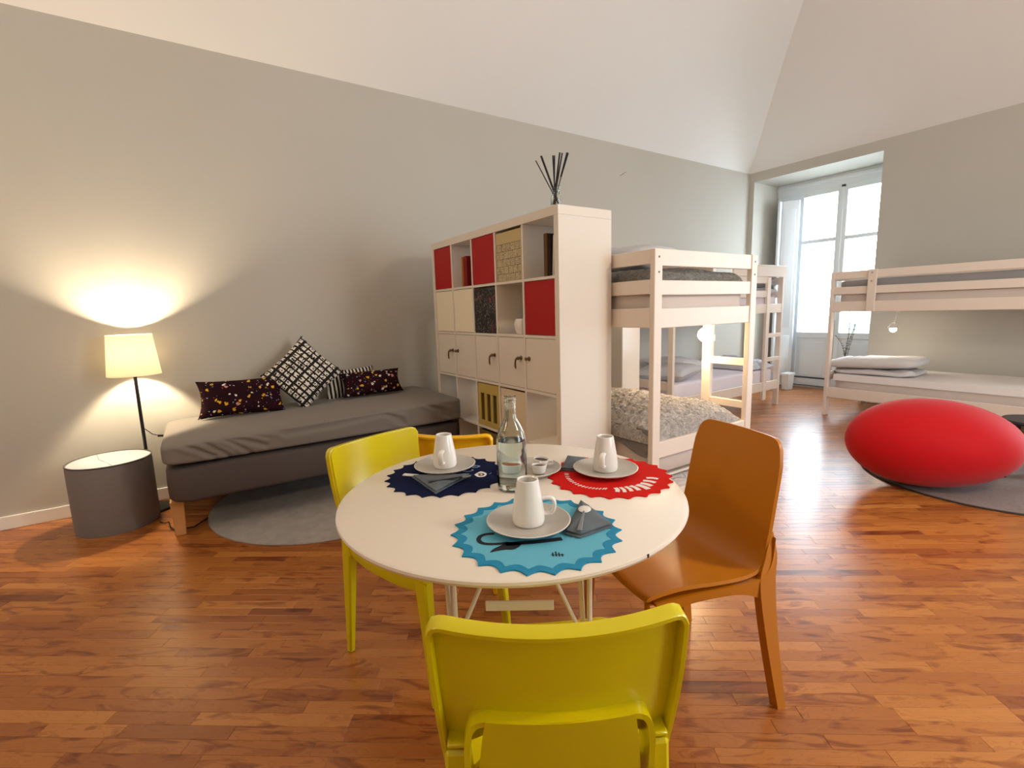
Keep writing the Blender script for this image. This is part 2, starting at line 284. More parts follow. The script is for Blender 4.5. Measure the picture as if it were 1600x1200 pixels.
# ------------------------------------------------------------------ geometry helpers
class MB:
    def __init__(s): s.v = []; s.f = []; s.weld = 0
    def add(s, vs, fs):
        n = len(s.v); s.v += [tuple(p) for p in vs]; s.f += [tuple(i+n for i in q) for q in fs]; return s
    def hexa(s, P, r=0.0):
        # P: 8 corners, index bits x=1,y=2,z=4; optional chamfer r
        P = [Vector(p) for p in P]
        if r <= 0:
            return s.add(P, [(0, 2, 3, 1), (4, 5, 7, 6), (0, 1, 5, 4), (2, 6, 7, 3), (0, 4, 6, 2), (1, 3, 7, 5)])
        vs = []; idx = {}
        for i in range(8):
            d = []
            for a in range(3):
                e = P[i ^ (1 << a)]-P[i]; L = e.length; d.append(e/L*min(r, L*.45))
            for a in range(3):   # vertex lying on face normal to axis a
                b, c = [k for k in range(3) if k != a]
                idx[i, a] = len(vs); vs.append(P[i]+d[b]+d[c])
        fs = []
        for a in range(3):
            b, c = [k for k in range(3) if k != a]
            for side in (0, 1):
                q = [side << a, (side << a) | (1 << b), (side << a) | (1 << b) | (1 << c), (side << a) | (1 << c)]
                fs.append([idx[i, a] for i in q])
        for a in range(3):       # edges along axis a
            b, c = [k for k in range(3) if k != a]
            for sb in (0, 1):
                for sc in (0, 1):
                    i = (sb << b) | (sc << c); j = i | (1 << a)
                    fs.append([idx[i, b], idx[j, b], idx[j, c], idx[i, c]])
        for i in range(8): fs.append([idx[i, 0], idx[i, 1], idx[i, 2]])
        return s.add(vs, fs)
    def box(s, x0, y0, z0, x1, y1, z1, r=0.0):
        return s.hexa([((x0, x1)[i & 1], (y0, y1)[i >> 1 & 1], (z0, z1)[i >> 2]) for i in range(8)], r)
    def bar(s, p0, p1, w0, d0, w1=None, d1=None, side=(1, 0, 0), r=0.0):
        # tapered bar from p0 to p1; w along 'side', d along the other normal
        w1 = w0 if w1 is None else w1; d1 = d0 if d1 is None else d1
        p0 = Vector(p0); p1 = Vector(p1); ax = (p1-p0).normalized(); sd = Vector(side); sd = (sd-ax*sd.dot(ax)).normalized(); up = ax.cross(sd)
        P = []
        for i in range(8):
            p, w, d = (p1, w1, d1) if i >> 2 else (p0, w0, d0)
            P.append(p+sd*(w/2*(1 if i & 1 else -1))+up*(d/2*(1 if i >> 1 & 1 else -1)))
        return s.hexa(P, r)
    def tube(s, pts, r, n=8, cap=True):
        pts = [Vector(p) for p in pts]; vs = []; fs = []
        rr = r if isinstance(r, (list, tuple)) else [r]*len(pts)
        prev = None
        for i, p in enumerate(pts):
            t_ = (pts[min(i+1, len(pts)-1)]-pts[max(i-1, 0)]).normalized()
            if prev is None:
                a = t_.orthogonal().normalized()
            else:
                a = (prev-t_*prev.dot(t_)).normalized()
            prev = a; b = t_.cross(a)
            for k in range(n):
                an = 2*PI*k/n; vs.append(p+(a*math.cos(an)+b*math.sin(an))*rr[i])
        for i in range(len(pts)-1):
            for k in range(n):
                fs.append((i*n+k, i*n+(k+1) % n, (i+1)*n+(k+1) % n, (i+1)*n+k))
        if cap: fs += [tuple(range(n))[::-1], tuple((len(pts)-1)*n+k for k in range(n))]
        return s.add(vs, fs)
    def lathe(s, prof, n=32, c=(0, 0, 0), sx=1, sy=1):
        vs = []; fs = []; ring = []
        for r, z in prof:
            if r < 1e-6: ring.append([len(vs)]); vs.append((c[0], c[1], c[2]+z))
            else:
                ring.append(list(range(len(vs), len(vs)+n)))
                for k in range(n): a = 2*PI*k/n; vs.append((c[0]+r*sx*math.cos(a), c[1]+r*sy*math.sin(a), c[2]+z))
        for A, B in zip(ring, ring[1:]):
            for k in range(n):
                a0 = A[k % len(A)]; a1 = A[(k+1) % len(A)]; b0 = B[k % len(B)]; b1 = B[(k+1) % len(B)]
                q = []
                for i in (a0, a1, b1, b0):
                    if i not in q: q.append(i)
                if len(q) > 2: fs.append(tuple(q))
        return s.add(vs, fs)
    def grid(s, fn, nu, nv):
        vs = [fn(i/nu, j/nv) for j in range(nv+1) for i in range(nu+1)]
        fs = [(j*(nu+1)+i, j*(nu+1)+i+1, (j+1)*(nu+1)+i+1, (j+1)*(nu+1)+i) for j in range(nv) for i in range(nu)]
        return s.add(vs, fs)
    def shell(s, fn, nu, nv, th):
        # two-sided sheet of thickness th around fn(u,v)
        P = [[Vector(fn(i/nu, j/nv)) for i in range(nu+1)] for j in range(nv+1)]
        N = []
        for j in range(nv+1):
            row = []
            for i in range(nu+1):
                du = P[j][min(i+1, nu)]-P[j][max(i-1, 0)]; dv = P[min(j+1, nv)][i]-P[max(j-1, 0)][i]
                nn = du.cross(dv); row.append(nn.normalized() if nn.length > 1e-12 else Vector((0, 0, 1)))
            N.append(row)
        W_ = nu+1; K = W_*(nv+1)
        vs = [P[j][i]+N[j][i]*(th/2) for j in range(nv+1) for i in range(W_)]+[P[j][i]-N[j][i]*(th/2) for j in range(nv+1) for i in range(W_)]
        fs = []
        for j in range(nv):
            for i in range(nu):
                a = j*W_+i; fs.append((a, a+1, a+1+W_, a+W_)); fs.append((K+a, K+a+W_, K+a+1+W_, K+a+1))
        bd = [(0, i) for i in range(W_)]+[(j, nu) for j in range(1, nv+1)]+[(nv, i) for i in range(nu-1, -1, -1)]+[(j, 0) for j in range(nv-1, 0, -1)]
        ids = [j*W_+i for j, i in bd]
        for a, b in zip(ids, ids[1:]+ids[:1]): fs.append((b, a, K+a, K+b))
        return s.add(vs, fs)
    def prism(s, poly, z0, z1):
        n = len(poly); vs = [(x, y, z0) for x, y in poly]+[(x, y, z1) for x, y in poly]
        fs = [tuple(range(n))[::-1], tuple(range(n, 2*n))]+[(i, (i+1) % n, n+(i+1) % n, n+i) for i in range(n)]
        return s.add(vs, fs)
    def build(s, name, m, parent=None, loc=(0, 0, 0), rot=(0, 0, 0), smooth=35):
        me = bpy.data.meshes.new(name); me.from_pydata(s.v, [], s.f); me.update()
        b = bmesh.new(); b.from_mesh(me)
        if s.weld: bmesh.ops.remove_doubles(b, verts=b.verts, dist=s.weld)
        bmesh.ops.recalc_face_normals(b, faces=b.faces); b.to_mesh(me); b.free()
        if smooth:
            me.polygons.foreach_set('use_smooth', [True]*len(me.polygons))
            me.set_sharp_from_angle(angle=math.radians(smooth))
        me.materials.append(M[m] if isinstance(m, str) else m)
        o = bpy.data.objects.new(name, me); COL.objects.link(o); o.location = loc; o.rotation_euler = rot
        if parent: o.parent = parent
        return o
def thing(name, label, cat, loc=(0, 0, 0), rz=0, group=None):
    o = bpy.data.objects.new(name, None); COL.objects.link(o); o.location = loc; o.rotation_euler = (0, 0, rz); o.empty_display_size = .1
    return tag(o, label, cat, group)
def tag(o, label, cat, group=None):
    o['label'] = label; o['category'] = cat
    if group: o['group'] = group
    return o
def struct(o): o['kind'] = 'structure'; return o
def plab(o, l): o['label'] = l; return o
def dup(root, loc, rz, label, group=None):
    r = root.copy(); COL.objects.link(r); r.location = loc; r.rotation_euler = (0, 0, rz); r['label'] = label
    if group: r['group'] = group
    for ch in list(root.children):
        c = ch.copy(); COL.objects.link(c); c.parent = r
        for g in list(ch.children):
            d = g.copy(); COL.objects.link(d); d.parent = c
    return r
def interp(pts, t):
    # Catmull-Rom through pts, t in 0..1
    n = len(pts)-1; x = min(max(t, 0), 1)*n; i = min(int(x), n-1); f = x-i
    p = [Vector(pts[max(0, min(n, k))]) for k in (i-1, i, i+1, i+2)]
    return .5*((2*p[1])+(p[2]-p[0])*f+(2*p[0]-5*p[1]+4*p[2]-p[3])*f*f+(3*p[1]-p[0]-3*p[2]+p[3])*f**3)
def nz(x, y, z=0): return noise.noise(Vector((x, y, z)))
def superbox(a, b, c, e1, e2, nu=40, nv=24, fn=None, dense=None):
    # superellipsoid mesh: half sizes a,b,c; small exponents = boxier; dense=(along a, along b, along c) adds even rows on the flat faces
    def sg(x, e): return math.copysign(abs(x)**e, x)
    phs = [-PI/2+PI*j/nv for j in range(nv+1)]; ths = [2*PI*i/nu for i in range(nu)]
    if dense:
        inv = lambda s_, e: math.asin(sg(s_, 1/e))
        phs += [inv(-.97+1.94*k/dense[2], e1) for k in range(dense[2]+1)]+[s_*math.acos((.25+.72*k/12)**(1/e1)) for k in range(13) for s_ in (-1, 1)]
        for k in range(dense[1]+1): q = inv(-.97+1.94*k/dense[1], e2); ths += [q % (2*PI), PI-q]
        for k in range(dense[0]+1): q = math.acos(sg(-.97+1.94*k/dense[0], 1/e2)); ths += [q, 2*PI-q]
        def uniq(L):
            L = sorted(L); o = [L[0]]
            for x in L[1:]:
                if x-o[-1] > 1e-5: o.append(x)
            return o
        phs = uniq(phs); ths = uniq(ths)
    nv_ = len(phs)-1; n_ = len(ths); m = MB(); m.weld = 2e-4; vs = []; fs = []
    for ph in phs:
        for th in ths:
            p = Vector((a*sg(math.cos(ph), e1)*sg(math.cos(th), e2), b*sg(math.cos(ph), e1)*sg(math.sin(th), e2), c*sg(math.sin(ph), e1)))
            vs.append(fn(p) if fn else p)
    for j in range(nv_):
        for i in range(n_): fs.append((j*n_+i, j*n_+(i+1) % n_, (j+1)*n_+(i+1) % n_, (j+1)*n_+i))
    return m.add(vs, fs)
def cushion(w, d, h, n=28, pinch=.12, lump=.0, seed=0):
    # pillow: local x,y are the face, z the thickness; corners pointed, sides drawn in
    m = MB()
    def pt(sgn):
        def f(u, v):
            x = 2*u-1; y = 2*v-1
            e = max(0.0, (1-abs(x)**2.4)*(1-abs(y)**2.4))**.42
            px = x*w/2*(1-pinch*(1-abs(y)**2)*abs(x)); py = y*d/2*(1-pinch*(1-abs(x)**2)*abs(y))
            k = nz(px*7+seed, py*7, sgn*3+seed)*lump+nz(px*16+seed, py*16, 5+sgn)*lump*.4
            return (px, py, sgn*h/2*e+(k*min(1, e*1.5)))
        return f
    m.grid(pt(1), n, n); m.grid(pt(-1), n, n); return m
def slab(w, d, h, r, n=24, fn=None, m_=None):
    # soft mattress block, origin at the bottom centre
    def warp(p):
        q = Vector((p.x, p.y, p.z+h/2)); return fn(q) if fn else q
    return superbox(w/2, d/2, h/2, .22 if r else .1, .16, 64, 20, warp)

# ------------------------------------------------------------------ room shell
Z0 = 3.113
m = MB(); m.box(-.12, YB-.12, 0, 0, YW, Z0+.6); wall_left = struct(m.build('wall_left', 'wall', smooth=0))
m = MB()
m.box(-.12, YW, -.02, .072, 7.70, Z0+.6); m.box(.072, YW, 2.985, 1.63, 7.70, Z0+.6); m.box(1.63, YW, -.02, 4.3, 7.70, Z0+.6)
m.box(4.3, YW, -.02, 5.8, 7.70, .25); m.box(4.3, YW, 2.8, 5.8, 7.70, Z0+.6); m.box(5.8, YW, -.02, XR+.12, 7.70, Z0+.6)
struct(m.build('wall_far', 'wall', smooth=0))
m = MB(); m.box(XR, YB-.12, 0, XR+.12, 2.7, Z0+.6); m.box(XR, 4.1, 0, XR+.12, YW, Z0+.6); m.box(XR, 2.7, 0, XR+.12, 4.1, .7); m.box(XR, 2.7, 2.5, XR+.12, 4.1, Z0+.6)
struct(m.build('wall_right', 'wall', smooth=0))
m = MB(); m.box(0, YB-.12, 0, XR, YB, Z0+.6)
struct(m.build('wall_back', 'wall', smooth=0))
# pavilion vault: four coved sides meeting in creases, flat in the middle
m = MB(); K = 26; D = 2.3; H = 1.66; vs = []; fs = []
for k in range(K+1):
    d = D*k/K; z = Z0+H*math.sin(PI/2*k/K)
    vs += [(d, YB+d, z), (XR-d, YB+d, z), (XR-d, YW-d, z), (d, YW-d, z)]
for k in range(K):
    for i in range(4): fs.append((4*k+i, 4*k+(i+1) % 4, 4*k+4+(i+1) % 4, 4*k+4+i))
fs.append((4*K, 4*K+1, 4*K+2, 4*K+3)); m.add(vs, fs); struct(m.build('ceiling', 'ceiling', smooth=14))
# outer roof slab so that no sky leaks in over the walls
m = MB(); m.box(-.12, YB-.12, Z0+H+.02, XR+.12, 7.7, Z0+H+.1); m.box(-.12, YB-.12, Z0+.5, -.1, 7.7, Z0+H+.05); m.box(XR+.1, YB-.12, Z0+.5, XR+.12, 7.7, Z0+H+.05); m.box(-.12, 7.68, Z0+.5, XR+.12, 7.7, Z0+H+.05); m.box(-.12, YB-.12, Z0+.5, XR+.12, YB-.1, Z0+H+.05)
struct(m.build('trim_1', 'ceiling', smooth=0))
# skirting
m = MB(); m.box(0, YB, 0, .014, YW, .085, .003); struct(m.build('baseboard_left', 'trim'))
m = MB(); m.box(1.66, YW-.014, 0, XR, YW, .085, .003); struct(m.build('baseboard_far', 'trim'))

# floor: strips laid on the diagonal, each plank its own piece
sub = MB(); sub.box(0, YB, -.06, XR, YW, -.013); sub.box(.072, YW-.01, -.06, 1.63, 7.7, -.013); FLOOR = struct(sub.build('floor', 'subfloor', smooth=0))
ux, uy = math.cos(PLANK_DIR), math.sin(PLANK_DIR); PWID = .0505
def clip(poly, a, b, c):      # keep a*x+b*y<=c
    out = []
    for i, p in enumerate(poly):
        q = poly[(i+1) % len(poly)]; fp = a*p[0]+b*p[1]-c; fq = a*q[0]+b*q[1]-c
        if fp <= 0: out.append(p)
        if (fp < 0 < fq) or (fq < 0 < fp): t_ = fp/(fp-fq); out.append((p[0]+(q[0]-p[0])*t_, p[1]+(q[1]-p[1])*t_))
    return out
def proj(p):
    d = Vector(p)-CAM; z = d.dot(FWD)
    if z < .05: return None
    return 800+FPX*d.dot(RGT)/z, 600+FPX*d.dot(DWN)/z
def parea(poly):
    q = [proj((x, y, 0)) for x, y in poly]
    if any(p is None for p in q): return 0
    cx_ = sum(p[0] for p in q)/len(q); cy_ = sum(p[1] for p in q)/len(q)
    if not (0 <= cx_ <= 1600 and 0 <= cy_ <= 1200): return 0
    return abs(sum(q[i][0]*q[(i+1) % len(q)][1]-q[(i+1) % len(q)][0]*q[i][1] for i in range(len(q))))/2
def shrink(poly, g):
    cx_ = sum(p[0] for p in poly)/len(poly); cy_ = sum(p[1] for p in poly)/len(poly); o = []
    for x, y in poly:
        a = (x-cx_)*ux+(y-cy_)*uy; b = -(x-cx_)*uy+(y-cy_)*ux
        a -= math.copysign(min(g, abs(a)), a); b -= math.copysign(min(g, abs(b)), b)
        o.append((cx_+a*ux-b*uy, cy_+a*uy+b*ux))
    return o
planks = []
zones = [[(-1, 0, -.001), (1, 0, XR), (0, -1, -YB), (0, 1, YW-.006)], [(-1, 0, -.074), (1, 0, 1.628), (0, -1, -YW+.004), (0, 1, 7.64)]]
bmin, bmax = -9.0, 9.0
row = int(-7.5/PWID)
while row*PWID < 6.5:
    b0 = row*PWID; a = -5+rnd.random()*.5; row += 1
    while a < 12:
        L = rnd.choice((.28, .34, .38, .42, .46, .5))*rnd.uniform(.94, 1.06)
        quad = [(a*ux-b0*uy, a*uy+b0*ux), ((a+L)*ux-b0*uy, (a+L)*uy+b0*ux), ((a+L)*ux-(b0+PWID)*uy, (a+L)*uy+(b0+PWID)*ux), (a*ux-(b0+PWID)*uy, a*uy+(b0+PWID)*ux)]
        a += L
        for Zn in zones:
            q = quad
            for h in Zn:
                q = clip(q, *h)
                if len(q) < 3: break
            if len(q) >= 3: planks.append((parea(q), q))
planks.sort(key=lambda p: -p[0])
def plank_mesh(mb, q, tones, c=(0, 0)):
    q0 = shrink(q, .00025); q1 = shrink(q, .0011); n = len(q); dz = rnd.uniform(-.00025, 0)
    vs = [(x-c[0], y-c[1], -.0125) for x, y in q0]+[(x-c[0], y-c[1], -.0008+dz) for x, y in q0]+[(x-c[0], y-c[1], dz) for x, y in q1]
    fs = [tuple(range(2*n, 3*n))]
    for k in (0, n):
        fs += [(k+i, k+(i+1) % n, k+n+(i+1) % n, k+n+i) for i in range(n)]
    n0 = len(mb.f); mb.add(vs, fs); tones += [rnd.random()]*len(fs)
    tn = rnd.betavariate(2.2, 1.7); tones[-len(fs):] = [tn]*len(fs)
def floor_obj(name, mb, tones, loc):
    me = bpy.data.meshes.new(name); me.from_pydata(mb.v, [], mb.f); at_ = me.attributes.new('tone', 'FLOAT', 'FACE'); at_.data.foreach_set('value', tones); me.materials.append(M['floor'])
    o = bpy.data.objects.new(name, me); COL.objects.link(o); o.location = loc; o.parent = FLOOR; return o
NP = 300
for ar, q in planks[:NP]:
    mb = MB(); tn = []; c_ = (sum(p[0] for p in q)/len(q), sum(p[1] for p in q)/len(q)); plank_mesh(mb, q, tn, c_); floor_obj('plank', mb, tn, (c_[0], c_[1], 0))
mb = MB(); tn = []
for ar, q in planks[NP:]: plank_mesh(mb, q, tn)
o = floor_obj('plank_field', mb, tn, (0, 0, 0)); o['kind'] = 'stuff'

# ------------------------------------------------------------------ French window in its recess (window_1), other windows out of frame
WP = 7.60
win = struct(bpy.data.objects.new('window_1', None)); COL.objects.link(win); win.location = (0, WP, 0)
m = MB(); m.box(.075, 0, .0, .40, .08, 2.98, .004); m.box(.075, -.02, 2.822, 1.63, .08, 2.985, .003); m.box(.40, .0, .0, 1.56, .08, .03, .003); m.box(.075, -.045, 2.90, 1.63, 0, 2.95, .008); m.box(1.56, 0, 0, 1.63, .08, 2.98, .004); m.box(.944, .012, .03, .976, .05, 2.83, .002); m.build('window_frame', 'window', win)
def leaf(x0, x1):
    lf = MB(); s_ = .058
    lf.box(x0, -.01, .02, x0+s_, .045, 2.83, .004); lf.box(x1-s_, -.01, .02, x1, .045, 2.83, .004)
    lf.box(x0+s_, -.01, 2.755, x1-s_, .045, 2.83, .004); lf.box(x0+s_, -.01, 2.10, x1-s_, .045, 2.15, .004); lf.box(x0+s_, -.01, .74, x1-s_, .045, .825, .004); lf.box(x0+s_, -.01, .02, x1-s_, .045, .13, .004)
    o = lf.build('casement', 'window', win)
    for z0, z1 in ((2.15, 2.755), (.825, 2.10)):
        g = MB(); g.box(x0+s_-.005, .015, z0-.005, x1-s_+.005, .021, z1+.005); g.build('pane', 'pane', o)
    p = MB(); p.box(x0+s_-.004, .004, .12, x1-s_+.004, .03, .75, .003); p.box(x0+s_+.05, -.002, .19, x1-s_-.05, .006, .68, .004); p.build('lower_panel', 'window', o)
    return o
l1 = leaf(.40, .955); l2 = leaf(.965, 1.56)
m = MB(); m.bar((.96, -.018, 1.0), (.96, -.018, 2.82), .03, .016, r=.004); m.build('meeting_rail_cover', 'window', win)
m = MB(); m.box(.945, -.03, 2.80, .99, 0, 2.83, .003); plab(m.build('bolt_catch', 'dark_gap', win), 'dark grey bolt catch at top')
m = MB(); m.box(.42, -.022, .145, .90, -.008, .165, .002); m.box(.42, -.022, .03, .90, -.008, .04, .002); m.build('vent_slot', 'dark_gap', win)
sh = struct(bpy.data.objects.new('window_2', None)); COL.objects.link(sh); sh.location = (0, 0, 0)
def plain_window(par, axis, a0, a1, z0, z1, at_):
    def bx(mb, u0, v0, u1, v1, t0, t1):
        if axis == 'y': mb.box(u0, at_+t0, v0, u1, at_+t1, v1, .003)
        else: mb.box(at_+t0, u0, v0, at_+t1, u1, v1, .003)
    f = MB(); s_ = .06; mid = (a0+a1)/2
    bx(f, a0, z0, a0+s_, z1, 0, .05); bx(f, a1-s_, z0, a1, z1, 0, .05); bx(f, a0, z0, a1, z0+s_, 0, .05); bx(f, a0, z1-s_, a1, z1, 0, .05); bx(f, mid-.05, z0, mid+.05, z1, 0, .05); bx(f, a0, z0+(z1-z0)*.6, a1, z0+(z1-z0)*.6+.04, 0, .05)
    f.build('window_frame', 'window', par)
    g = MB(); bx(g, a0+.05, z0+.05, a1-.05, z1-.05, .022, .027); g.build('pane', 'pane', par)
plain_window(sh, 'y', 4.3, 5.8, .25, 2.8, 7.5)
w3 = struct(bpy.data.objects.new('window_3', None)); COL.objects.link(w3); plain_window(w3, 'x', 2.7, 4.1, .7, 2.5, XR+.03)
# folded inside shutter against the left of the recess
sht = struct(bpy.data.objects.new('trim_2', None)); COL.objects.link(sht); sht.location = (0, 0, 0)
m = MB(); m.box(.235, 7.30, .03, .268, 7.58, 2.72, .004); m.build('shutter_leaf', 'window', sht)
m = MB(); m.hexa([((.275, .45)[i & 1]-(0 if not (i >> 1 & 1) else .0), (7.36, 7.39)[i >> 1 & 1]+(.12 if i & 1 else 0), (.03, 2.72)[i >> 2]) for i in range(8)], .004)
lf = m.build('shutter_leaf', 'window', sht)
for z0, z1 in ((.14, .78), (.9, 2.6)):
    m = MB(); m.hexa([((.305, .42)[i & 1], (7.352, 7.38)[i >> 1 & 1]+(.12*(((.305, .42)[i & 1]-.275)/.175)), (z0, z1)[i >> 2]) for i in range(8)], .004); m.build('raised_panel', 'window', lf)
# balcony beyond the glass
bal = thing('balcony_railing', 'pale stone balustrade outside the French window', 'railing', (0, 8.75, -.07))
m = MB(); m.box(-1.2, -.1, .98, 3.4, .14, 1.10, .01); m.build('handrail', 'balcony', bal)
m = MB(); m.box(-1.2, -.1, .0, 3.4, .14, .22, .01); m.build('plinth', 'balcony', bal)
prof = [(.05, .22), (.06, .25), (.04, .30), (.062, .45), (.066, .52), (.035, .72), (.03, .82), (.05, .9), (.055, .98)]
bp = MB().lathe(prof, 14); b0 = bp.build('baluster', 'balcony', bal, (-1.05, .02, 0))
for k in range(1, 21):
    b = b0.copy(); COL.objects.link(b); b.parent = bal; b.location = (-1.05+.21*k, .02, 0)
def hd(p):
    k = .05*nz(p.x*9, p.y*9, p.z*9); return Vector((p.x, p.y+k, p.z+k))
o = superbox(2.6, .3, .52, .3, .2, 90, 40, hd).build('hedge', 'hedge', None, (1.1, 9.6, .45), smooth=80); tag(o, 'green hedge showing faintly between the balusters outside the window', 'hedge')
m = MB(); m.box(-1.5, 7.7, -.25, 3.8, 10.1, -.075); struct(m.build('trim_3', 'balcony', smooth=0))

# ------------------------------------------------------------------ bunk beds
BL, BD, BH = 2.062, .985, 1.573
def bunk(label, loc, rz, ladder=None, stile=None, head=None, short=False):
    t = thing('bunk_bed', label, 'bunk bed', loc, rz, 'whitewashed wooden bunk beds')
    def B(name, *a): return MB().box(*a, .003).build(name, 'bunk', t)
    for x0 in (0, BL-.034):
        for y0 in (0, BD-.063):
            if short and x0 == 0 and y0 > 0:
                B('post', x0, y0, 0, x0+.034, y0+.063, .50); B('post', x0, y0, 1.14, x0+.034, y0+.063, BH); continue
            p = B('post', x0, y0, 0, x0+.034, y0+.063, BH)
            if x0 == 0 or True:
                for zz in (1.53, 1.45):
                    bb = MB(); xx = x0+(.0 if x0 == 0 else .034)
                    bb.tube([(xx-.0015, y0+.03, zz), (xx+.0015, y0+.03, zz)], .006, 10); bb.build('bolt', 'dark_bolt', p)
    # end boards
    for x0 in (.006, BL-.03):
        for z0, z1 in ((1.483, 1.573), (1.327, 1.407), (1.146, 1.254), (.40, .494)):
            B('end_board', x0, .063, z0, x0+.024, BD-.063, z1)
    # long sides
    for y0, front in ((0.004, True), (BD-.026, False)):
        B('side_rail', .034, y0, 1.15, BL-.034, y0+.022, 1.258)
        B('side_rail', .034, y0, .208, BL-.034, y0+.022, .32)
        x0, x1 = .034, BL-.034
        if front and ladder == 0: x0 = .36
        if front and ladder == 1: x1 = BL-.36
        for z0, z1 in ((1.495, 1.573), (1.334, 1.412)): B('guard_rail', x0, y0, z0, x1, y0+.022, z1)
    if stile is not None:
        st_ = B('guard_stile', stile, -.018, 1.153, stile+.075, .004, 1.578)
        for zz in (1.545, 1.46):
            bb = MB(); bb.tube([(stile+.035, -.022, zz), (stile+.035, -.0165, zz)], .009, 12); plab(bb.build('bolt', 'bolt', st_), 'bright steel bolt head')
    if ladder is not None:
        lx = .30 if ladder == 0 else BL-.375
        B('ladder_post', lx, -.004, .10, lx+.07, .03, 1.565)
        a, b = (.034, lx) if ladder == 0 else (lx+.07, BL-.034)
        for z0, z1 in ((.855, .905), (.565, .615)): B('ladder_rung', a, 0, z0, b, .03, z1)
    if head:
        B('head_board', head[0], -.002, BH, head[1], .022, BH+.128); B('head_board', head[0], -.006, BH+.118, head[1]+.012, .03, BH+.132)
    for k in range(12):
        for zz in (1.17, .235): B('bed_slat', .08+k*.16, .026, zz, .08+k*.16+.075, BD-.026, zz+.016)
    return t
B1 = (2.397, 3.082); B2 = (1.032, 4.0); B3 = (1.635, 5.85)
bunk('white bunk bed behind the tall cube shelf, shaggy fleece on its lower bunk', (B1[0], B1[1], 0), PI, ladder=0)
bunk('white bunk bed against the left wall beside the window recess, farthest left of the three', (B2[0], B2[1], 0), PI/2, ladder=1, head=(1.0, 2.09))
bunk('white bunk bed on the right below the grey window wall, behind the red pouf', (B3[0], B3[1], 0), 0, stile=.352, short=True)

def mattress(name, label, m, x0, x1, y0, y1, z0, z1, sag=0, drape=0, seed=0, cat='mattress'):
    w, d, h = x1-x0, y1-y0, z1-z0
    def f(p):
        k = nz(p.x*3+seed, p.y*3, p.z*9)*.008
        if p.z < h*.8 and drape: k += .012*math.sin(p.x*9+p.z*30+seed)*nz(p.x*4, p.z*6, seed)
        s_ = 1 if p.y > 0 else -1
        return Vector((p.x, p.y+s_*abs(k)*.5*(1 if abs(p.y) > d*.4 else 0), max(0.001, p.z+k*(1 if p.z > h*.5 else 0)-sag*(1-(2*p.x/w)**2))))
    o = slab(w, d, h, .04, fn=f).build(name, m, None, ((x0+x1)/2, (y0+y1)/2, z0), smooth=60)
    return tag(o, label, cat)
def pillow(name, label, m, loc, rot, w, d, h, lump=.012, seed=0, cat='pillow', pinch=.08):
    o = cushion(w, d, h, 26, pinch, lump, seed).build(name, m, None, loc, rot, smooth=80); return tag(o, label, cat)
# right bunk (3)
mattress('mattress', 'lower mattress in white sheet on the right bunk bed behind the red pouf', 'beige_sheet', 1.70, 3.63, 5.885, 6.80, .252, .462, drape=1, seed=3)
o = MB().grid(lambda u, v: (1.712+1.90*u, 5.876+.9*max(0, v-.12)/.88+.010*min(1, v/.12), (.4675 if v >= .12 else .40+.0675*math.sin(PI/2*v/.12))+.002*nz(u*9, v*6)), 40, 20).build('bed_sheet', 'mattress_sheet', None, smooth=60); tag(o, 'white sheet spread over the lower right bunk', 'sheet')
mattress('mattress', 'upper mattress in beige sheet on the right bunk bed behind the red pouf', 'beige_sheet', 1.69, 3.64, 5.885, 6.80, 1.187, 1.372, seed=5)
mattress('duvet', 'grey duvet spread on the top of the right bunk bed', 'grey_bedding', 1.68, 3.62, 5.90, 6.78, 1.375, 1.488, seed=8, cat='duvet')
o = tag(bpy.data.objects.new('folded_duvet', None), 'folded pale grey duvet at the window end of the lower right bunk', 'duvet'); COL.objects.link(o); o.location = (2.0, 6.21, .47)
def fold(p, top):
    k = nz(p.x*5+p.y*3, p.y*7, top*3)*.020+abs(nz(p.x*4+p.y*8, p.y*3-p.x*6, top))*.022-.006
    return Vector((p.x-.02*p.y, p.y+.05*p.x, p.z+k*(1 if p.z > 0 else .3)))
a_ = superbox(.36, .27, .034, .45, .32, 48, 16, lambda p: fold(p, 0)+Vector((0.02, .01, .034))).build('lower_fold', 'pillow_grey', o, smooth=80)
b_ = superbox(.40, .30, .058, .55, .36, 48, 18, lambda p: fold(p, 1)+Vector((0, 0, .125+.02*(p.x/.4)))).build('upper_fold', 'pillow_grey', o, smooth=80)
# bunk 2 (left wall)
mattress('mattress', 'lower mattress in pale lavender sheet on the bunk bed at the left wall', 'lavender_sheet', .09, .995, 4.05, 6.02, .252, .47, drape=1, seed=11)
mattress('mattress', 'upper mattress on the bunk bed at the left wall', 'lavender_sheet', .09, .995, 4.05, 6.02, 1.187, 1.36, seed=12)
pillow('pillow', 'mid grey pillow at the near end of the lower left wall bunk', 'pillow_mid', (.68, 4.36, .545), (.08, -.04, .15), .62, .50, .19, seed=4)
pillow('pillow', 'white pillow with grey underside in the corner of the lower left wall bunk', 'pillow_grey', (.36, 4.95, .56), (.05, .08, 1.5), .72, .46, .17, seed=9)
def crumple(name, label, m, x0, x1, y0, y1, zb, h, seed, cat, lobes=(2.2, 3)):
    def top(u, v):
        e = (max(0, 1-abs(2*u-1)**4)*max(0, 1-abs(2*v-1)**4))**.45
        k = .5+.5*nz(u*lobes[0]+seed, v*lobes[1], seed)+.35*abs(nz(u*5+seed, v*6, 1+seed))
        return (x0+(x1-x0)*(u+.05*nz(v*3, seed)*(1 if 0 < u < 1 else 0)), y0+(y1-y0)*v, zb+.004+h*e*k)
    m_ = MB().grid(top, 40, 40); m_.grid(lambda u, v: (x0+(x1-x0)*u, y0+(y1-y0)*v, zb), 8, 8)
    return tag(m_.build(name, m, None, smooth=80), label, cat)
